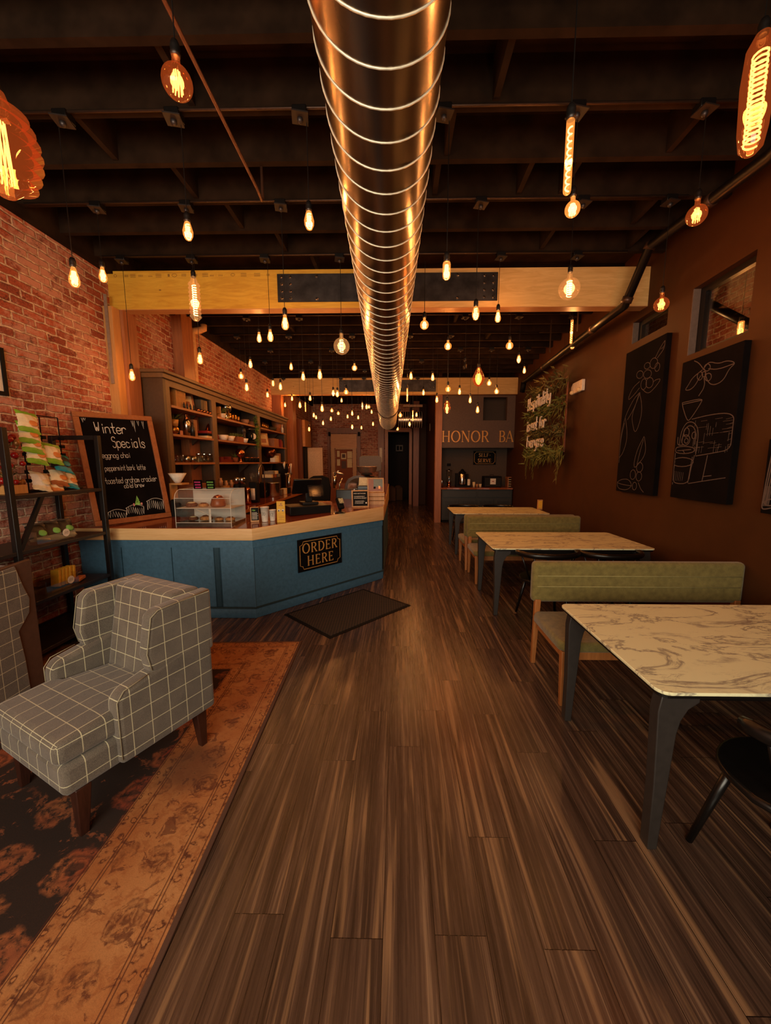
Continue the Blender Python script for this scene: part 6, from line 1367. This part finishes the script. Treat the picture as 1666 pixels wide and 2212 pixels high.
ed.tube([(cw*.62, .0, .05), (cw*.62, .0, .19)], .012, 4); ed.tube([(cw*.36, .02, .185), (cw*.6, .01, .12)], .004, 4)
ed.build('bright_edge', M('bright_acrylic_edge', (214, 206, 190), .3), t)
base = Vector((px0, CY0, CZ0))
pas = [(.10, .055, 'oval frosted pastry at the left of the lower tray', COOKIE, .05), (.24, .055, 'large golden pastry second on the lower tray', PASTRY, .062), (.38, .05, 'flat golden pastry third on the lower tray', PASTRY, .045), (.50, .05, 'flat golden pastry at the right of the lower tray', PASTRY, .05),
 (.09, .20, 'cinnamon roll at the left of the upper shelf', COOKIE, .06), (.22, .20, 'flat round pastry beside the cinnamon roll on the upper shelf', PASTRY, .05), (.38, .20, 'tall chocolate glazed bundt cake on the upper shelf', BB, .075)]
for x, z, lb, m_, r in pas:
    tall = 'bundt' in lb
    o = thing('pastry', lb, 'pastry', base+Vector((x, .16, z)), 0); MB().lathe([(r*.9, 0), (r, r*.3), (r*.8, r*(1.2 if tall else .6)), (r*.3, r*(1.6 if tall else .75)), (.0001, r*(1.6 if tall else .72))], 18, rib=(.06, 9)).build('dough', m_, o, smooth=True)
    MB().lathe([(r*.7, r*(1.3 if tall else .66)), (r*.5, r*(1.55 if tall else .8)), (.0001, r*(1.7 if tall else .82))], 14).build('icing', COOKIE if m_ is PASTRY else (COPPER if tall else CREAM), o, smooth=True)
for px_, lines_, mc, lb in ((428, ('loaf cake', 'raspberry', 'muffin'), PINK, 'small black sign with pink chalk lettering on top of the pastry case'), (455, ('ginger', 'pecan', 'cookie'), GREENC, 'small black sign with green chalk lettering on top of the pastry case')):
    p = at(px_, 1060, Y=CY0+.14); p.z = CZ0+CH_+.004; o = thing('chalk_sign', lb, 'sign', p)
    MB().bb((-.045, 0, 0), (.045, .01, .095)).build('slate_tile', SLATEB, o, bevel=.002); mb = MB()
    for i in range(3):
        zz = .073-.028*i; x = -.034+.004*i
        while x < .03:                                          # the lettering is not readable in the photograph: short chalk strokes
            w_ = random.uniform(.004, .007); ribbon(mb, [(x, zz-.008), (x+w_*.4, zz+.008), (x+w_, zz-.006)], .0028, 0, .001); x += w_+.002
    mb.build('chalk_writing', mc, o, rot=FACE_Y, loc=(0, -.0006, 0))
def onc(px_, py_, dz=.001):
    Y = 4.0
    for _ in range(30): Y = hit(px_, py_, (0, 0, zt(Y)), (0, 0, 1)).y
    p = hit(px_, py_, (0, 0, zt(Y)), (0, 0, 1)); p.z = zt(Y)+dz; return p
# menu block, cups, yellow card
p = onc(551, 1128); t = thing('menu_block', 'small wooden block with black and green menu card on the counter', 'menu card', p, R(20))
MB().bb((-.045, 0, 0), (.045, .04, .165)).build('wood_block', POSTP, t, bevel=.002); MB().bb((-.035, -.003, .02), (.042, 0, .16)).build('card', BLACKM, t); mb = MB(); random.seed(2)
write(mb, 'new', -.024, .125, .022, .003, 0, 1, .0006); mb.build('green_heading', GREENC, t, rot=FACE_Y, loc=(0, -.0032, 0)); mb = MB()
for i in range(7): mb.bb((-.028, -.0038, .032+.012*i), (random.uniform(.02, .036), -.0031, .036+.012*i))
mb.build('print_lines', WHITE, t)
for px_, h, r, s_, lb in ((573, .165, .047, '20', 'taller white paper cup marked 20 on the counter'), (589.5, .125, .040, '12', 'shorter white paper cup beside the taller one')):
    p = onc(px_, 1127 if h > .15 else 1125); t = thing('paper_cup', lb, 'cup', p)
    MB().lathe([(r*.68, 0), (r*.7, .004), (r*.98, h-.004), (r*1.04, h-.004), (r*1.04, h), (r*.95, h), (r*.66, .008)], 24).build('cup_body', WHITE, t, smooth=True)
    mb = MB(); write(mb, s_, -.02, h*.45, .032, .0022, .12, 1.3, .0006); mb.v = [(x, -math.sqrt(max(1e-6, (r*(.7+.3*(y/h))+.0006+z)**2-x*x)), y) for x, y, z in mb.v]; mb.build('size_mark', BLACKM, t)
p = onc(608, 1129); t = thing('tip_card', 'bright yellow card with two googly eyes standing on the counter', 'card', p, R(8))
MB().bb((-.045, 0, 0), (.045, .012, .235)).build('yellow_board', YEL, t, bevel=.002); mb = MB(); mb2 = MB()
for x in (-.02, .022): mb.lathe([(.014, 0), (.013, .003), (.0001, .0035)], 16, (x, .135, 0)); mb2.lathe([(.008, .003), (.0001, .0045)], 12, (x-.002, .132, 0))
mb.build('googly_eye_white', WHITE, t, rot=FACE_Y); mb2.build('googly_eye_pupil', BLACKM, t, rot=FACE_Y); MB().bb((-.02, -.001, .185), (.02, 0, .192)).bb((-.006, -.001, .2), (.01, 0, .212)).bb((-.03, -.001, .07), (.03, 0, .073)).bb((-.03, -.001, .055), (.03, 0, .058)).bb((-.03, -.001, .03), (.03, 0, .033)).build('card_print', BB, t)
p = onc(590, 1131, .0005); tag(MB().bb((-.12, -.04, 0), (.13, .05, .0012)).build('flat_sheet', ACRYL, loc=p, rot=(R(2.7), 0, R(30))), 'clear flat sheet lying under the cups on the counter', 'sheet')
# till
p = onc(672, 1112); t = thing('cash_drawer', 'black cash drawer on the counter under the register screen', 'cash drawer', p+Vector((0, .02, .004)), R(32))
MB().bb((-.26, 0, 0), (.26, .36, .10)).build('drawer_body', BLACKP, t, bevel=.004); MB().bb((-.25, -.004, .01), (.25, 0, .09)).build('drawer_front', BLACKM, t)
t2 = thing('register', 'black touch screen register with small customer display on the cash drawer', 'register', p+Vector((-.07, .22, .107)), R(28))
MB().bb((-.1, -.08, 0), (.1, .12, .03)).bb((-.04, .0, .03), (.04, .06, .14)).build('stand', BLACKP, t2, bevel=.004)
MB().box((0, .1, .22), (.36, .03, .24), Matrix.Rotation(R(38), 3, 'X')).build('main_screen', BLACKP, t2, bevel=.008)
MB().box((.07, -.07, .17), (.20, .015, .15), Matrix.Rotation(R(-20), 3, 'X')).build('customer_display', BLACKM, t2, bevel=.006)
MB().box((.07, -.0795, .166), (.18, .001, .13), Matrix.Rotation(R(-20), 3, 'X')).build('display_glass', M('screen_glass', (24, 20, 22), .1), t2)
mb = MB(); 
for q in (((.02, .1), (.12, .1)), ((.02, .1), (.02, .15)), ((.02, .15), (.12, .15)), ((.12, .1), (.12, .15)), ((.035, .118), (.105, .118)), ((.035, .132), (.105, .132))): ribbon(mb, q, .003, 0, .001)
mb.v = [(x, -.0806-.0*y+z*0-(y-.166)*math.tan(R(-20))*-1*-1, y) for x, y, z in mb.v]; mb.build('display_emblem', M('dim_emblem', (96, 74, 60), .6), t2)
p = onc(735, 1108); t = thing('card_reader', 'black card reader on a stand with patterned stickers at the counter edge', 'card reader', p, R(35))
MB().lathe([(.065, 0), (.06, .01), (.02, .02), (.018, .07)], 18).build('stand', BLACKP, t, smooth=True); MB().box((0, 0, .12), (.075, .04, .15), Matrix.Rotation(R(-35), 3, 'X')).build('reader_body', BLACKM, t, bevel=.006); MB().box((.0, -.03, .155), (.06, .008, .07), Matrix.Rotation(R(-35), 3, 'X')).build('sticker', M('sticker_pattern', (170, 160, 120), .6, nz=.8, nscale=90), t)
tag(MB().bb((-.1, -.07, 0), (.1, .07, .05)).build('tan_envelope_box', POST, loc=onc(700, 1092)+Vector((0, .0, 0)), rot=(0, 0, R(25))), 'flat orange brown box behind the cash drawer', 'box')
# letter board
p = onc(779, 1096); t = thing('letter_board', 'black letter board in a pale wooden frame with white wifi lettering', 'letter board', p, R(12)); rt = Matrix.Rotation(R(-8), 4, 'X')
W_, H_ = .235, .235
f = MB().bb((-W_/2, 0, 0), (W_/2, .02, .018)).bb((-W_/2, 0, H_-.018), (W_/2, .02, H_)).bb((-W_/2, 0, .018), (-W_/2+.018, .02, H_-.018)).bb((W_/2-.018, 0, .018), (W_/2, .02, H_-.018)); f.xf(rt).build('frame', POSTP, t, bevel=.002)
MB().bb((-W_/2+.015, .004, .015), (W_/2-.015, .016, H_-.015)).xf(rt).build('felt', BLACKM, t)
for i, (s_, x, z) in enumerate((('WIFI NETWORK', -.09, .185), ('CHARMINGLY', -.085, .145), ('STATION-GUEST', -.085, .122), ('PASSWORD:', -.07, .08), ('ITSAGRIND', -.075, .056))):
    text_obj('white_letters', s_, .023, WHITE, t, (x, .0035+.0*z+z*math.sin(R(8)), z), (R(90-8), 0, 0), align='LEFT')
MB().lathe([(.011, 0), (.011, .002)], 14).build('white_dot', WHITE, t, loc=(.08, .005+.056*math.sin(R(8)), .058), rot=(R(82), 0, 0))
# wooden crate and framed print behind
p = onc(812, 1092); p.y += .02; t = thing('wooden_crate', 'pale slatted wooden crate at the right end of the counter', 'crate', p+Vector((0, .06, 0)), R(4))
for k_ in range(3): MB().bb((-.12, 0, .002+.058*k_), (.12, .26, .054+.058*k_)).build('slat', POSTP, t, bevel=.002)
p2 = p+Vector((-.005, .07, .178)); pf = thing('framed_print', 'wood framed picture of drinks standing on the pale crate', 'picture', p2, R(6)); rt = Matrix.Rotation(R(-9), 4, 'X')
W_, H_ = .235, .205
MB().bb((-W_/2, 0, 0), (W_/2, .02, .018)).bb((-W_/2, 0, H_-.018), (W_/2, .02, H_)).bb((-W_/2, 0, .018), (-W_/2+.018, .02, H_-.018)).bb((W_/2-.018, 0, .018), (W_/2, .02, H_-.018)).xf(rt).build('frame', POSTP, pf, bevel=.002)
MB().bb((-W_/2+.015, .006, .015), (W_/2-.015, .016, H_-.015)).xf(rt).build('print_sky', M('print_grey', (120, 124, 112), .5), pf); MB().bb((-W_/2+.018, .004, .018), (W_/2-.018, .0058, .075)).bb((-W_/2+.018, .004, .075), (-.03, .0058, H_-.02)).xf(rt).build('print_table', BB, pf); MB().bb((.04, .002, .05), (.065, .0038, .09)).xf(rt).build('print_drink', COPPER, pf); MB().bb((-.03, .002, .05), (.0, .0038, .08)).xf(rt).build('print_cup', BLACKM, pf)
# espresso machine, bowl and grinder on the leg of the counter behind
Ye = 6.1; pe = Vector((at(775, 1060, Y=Ye).x, Ye, zt(Ye)+.001)); t = thing('espresso_machine', 'espresso machine with rounded grey side and chrome front behind the letter board', 'coffee machine', pe, R(-8)); t.scale = (.9, 1, .72)
ar = [(.26*math.cos(a)-.0, .22+.27*math.sin(a)) for a in [math.pi*i/16 for i in range(17)]]
MB().prism([(.26, 0)]+ar+[(-.26, 0)], 0, .03).xf(Matrix(((1, 0, 0, 0), (0, 0, 1, 0), (0, 1, 0, 0), (0, 0, 0, 1)))).build('side_panel', M('machine_grey', (88, 74, 66), .35, .4), t, bevel=.006)
ar2 = [(.2*math.cos(a), .22+.21*math.sin(a)) for a in [math.pi*i/16 for i in range(17)]]
MB().prism([(.2, .04)]+ar2+[(-.2, .04)], -.008, 0).xf(Matrix(((1, 0, 0, 0), (0, 0, 1, 0), (0, 1, 0, 0), (0, 0, 0, 1)))).build('chrome_face', CHROME, t)
MB().bb((-.22, .03, .05), (.22, .7, .42)).build('machine_body', BLACKP, t, bevel=.02); MB().lathe([(.05, .1), (.05, .26), (.03, .28)], 16, (.06, -.06, 0)).build('milk_pitcher', STEEL, t, smooth=True)
MB().tube([(-.30, .0, .42), (-.34, -.04, .3), (-.33, -.05, .14)], .012, 8).build('steam_wand', CHROME, t, smooth=True)
hgl = MB().tube([(-.28, .02, .5), (-.40, -.02, .56)], [.018, .024], 8).tube([(-.44, 0, .2), (-.44, 0, .54)], .03, 10).tube([(-.44, 0, .54), (-.34, -.02, .60)], .012, 8); hgl.build('lever_group', CHROME, t, smooth=True)
Yb = 7.0; pb = Vector((at(793, 1040, Y=Yb).x, Yb, zt(Yb)+.001)); t = thing('roasting_scoop_bowl', 'large shiny copper toned steel bowl on a black stand behind the espresso machine', 'bowl', pb-Vector((0, 0, 0))); t.scale = (1, 1, .66)
MB().lathe([(.02, .42), (.10, .44), (.17, .54), (.185, .66), (.19, .665), (.178, .66), (.16, .54)], 32).build('bowl_body', M('rose_steel', (224, 196, 170), .32, .9), t, smooth=True); MB().bb((-.13, -.13, 0), (.13, .13, .40)).lathe([(.1, .40), (.04, .42)], 14).build('stand', BLACKM, t, bevel=.01)
pn = Vector((at(800, 1010, Y=9.2).x, 9.2, 0)); t = thing('high_chair', 'grey curved chair back seen above the steel bowl', 'chair', pn); MB().prism([(-.27, 1.42), (.27, 1.42), (.27, 1.76), (.2, 1.80), (-.2, 1.80), (-.27, 1.76)], 0, .04).xf(Matrix(((1, 0, 0, 0), (0, 0, 1, 0), (0, 1, 0, 0), (0, 0, 0, 1)))).build('backrest', M('grey_back', (96, 88, 84), .6), t, bevel=.01)
for x in (-.24, .24): MB().bb((x-.015, 0, 0), (x+.015, .03, 1.45)).build('leg', CONDUIT, t)
MB().bb((-.25, -.4, .7), (.25, 0, .74)).build('seat', M('grey_back', (96, 88, 84), .6), t)
pc = Vector((at(678, 1060, Y=8.8).x+.12, 8.8, 0)); t = thing('office_chair', 'black padded chair behind the till in front of the white door', 'chair', pc, R(10))
MB().prism([(-.26, .75), (.26, .75), (.28, 1.05), (.24, 1.28), (.1, 1.34), (-.12, 1.33), (-.26, 1.25)], 0, .08).xf(Matrix(((1, 0, 0, 0), (0, 0, 1, 0), (0, 1, 0, 0), (0, 0, 0, 1)))).build('backrest', BLACKM, t, bevel=.02); MB().bb((-.26, -.5, .62), (.26, 0, .70)).build('seat', BLACKM, t, bevel=.02)
for x, y in ((-.22, -.45), (.22, -.45), (-.22, .0), (.22, .0)): MB().bb((x-.015, y-.015, 0), (x+.015, y+.015, .62)).build('leg', BLACKM, t)
# low wooden cabinet at the rear and cabinet by the door
tag(MB().bb((-.5, 0, 0), (.5, .5, 1.0)).build('rear_cabinet', POSTD, loc=(at(745, 1070, Y=11.5).x, 11.5, 0)), 'low reddish wooden cabinet in front of the boarded window at the rear', 'cabinet')
tag(MB().bb((-.09, -.1, 0), (.09, .1, .25)).build('black_canister', M('can_black', (20, 16, 14), .3), loc=onc(782, 1090)+Vector((0, .35, 0)), bevel=.01), 'black canister with cream papers behind the letter board', 'canister')
tag(MB().prism([(-.08, 0), (.08, 0), (.10, .11), (-.07, .12)], 0, .03).build('napkin_stack', CREAM, loc=onc(782, 1090)+Vector((0, .38, .251)), rot=FACE_Y), 'cream paper napkins standing on the black canister', 'napkins')
tag(MB().bb((-.14, -.1, 0), (.14, .1, .16)).build('tamping_station', BLACKP, loc=onc(738, 1085)+Vector((0, .45, 0)), bevel=.01), 'low black box with chrome parts left of the espresso machine', 'machine')
bpy.context.view_layer.update()
# things that share a label are told apart by their order across the view
ORDW = ['leftmost', 'second from left', 'third from left', 'fourth from left', 'fifth from left', 'sixth from left', 'seventh from left', 'eighth from left', 'ninth from left', 'tenth from left', 'eleventh from left', 'twelfth from left', 'thirteenth from left', 'fourteenth from left', 'fifteenth from left']
NEARW = ['nearest', 'second nearest', 'third nearest', 'fourth nearest', 'fifth nearest', 'sixth nearest', 'seventh nearest', 'eighth nearest', 'farthest']
same = {}
for o in bpy.data.objects:
    if o.parent is None and 'label' in o: same.setdefault(o['label'], []).append(o)
for lb, os_ in same.items():
    n = len(os_)
    if n < 2: continue
    if lb.startswith('thin metal conduit'): os_.sort(key=lambda o: o.data.vertices[0].co.y); ws = NEARW
    else:
        def sx_of(o):
            v = o.matrix_world.translation-Vector((0, 0, EYE)); return v.dot(_r)/v.dot(_f)
        os_.sort(key=sx_of); ws = ORDW
    if n > len(ws): continue
    for i, o in enumerate(os_):
        e = ws[i] if i < n-1 or ws is NEARW else 'rightmost'
        if len((lb+' '+e).split()) > 16: print('LONG', lb, '|', e)
        o['label'] = lb+', '+e
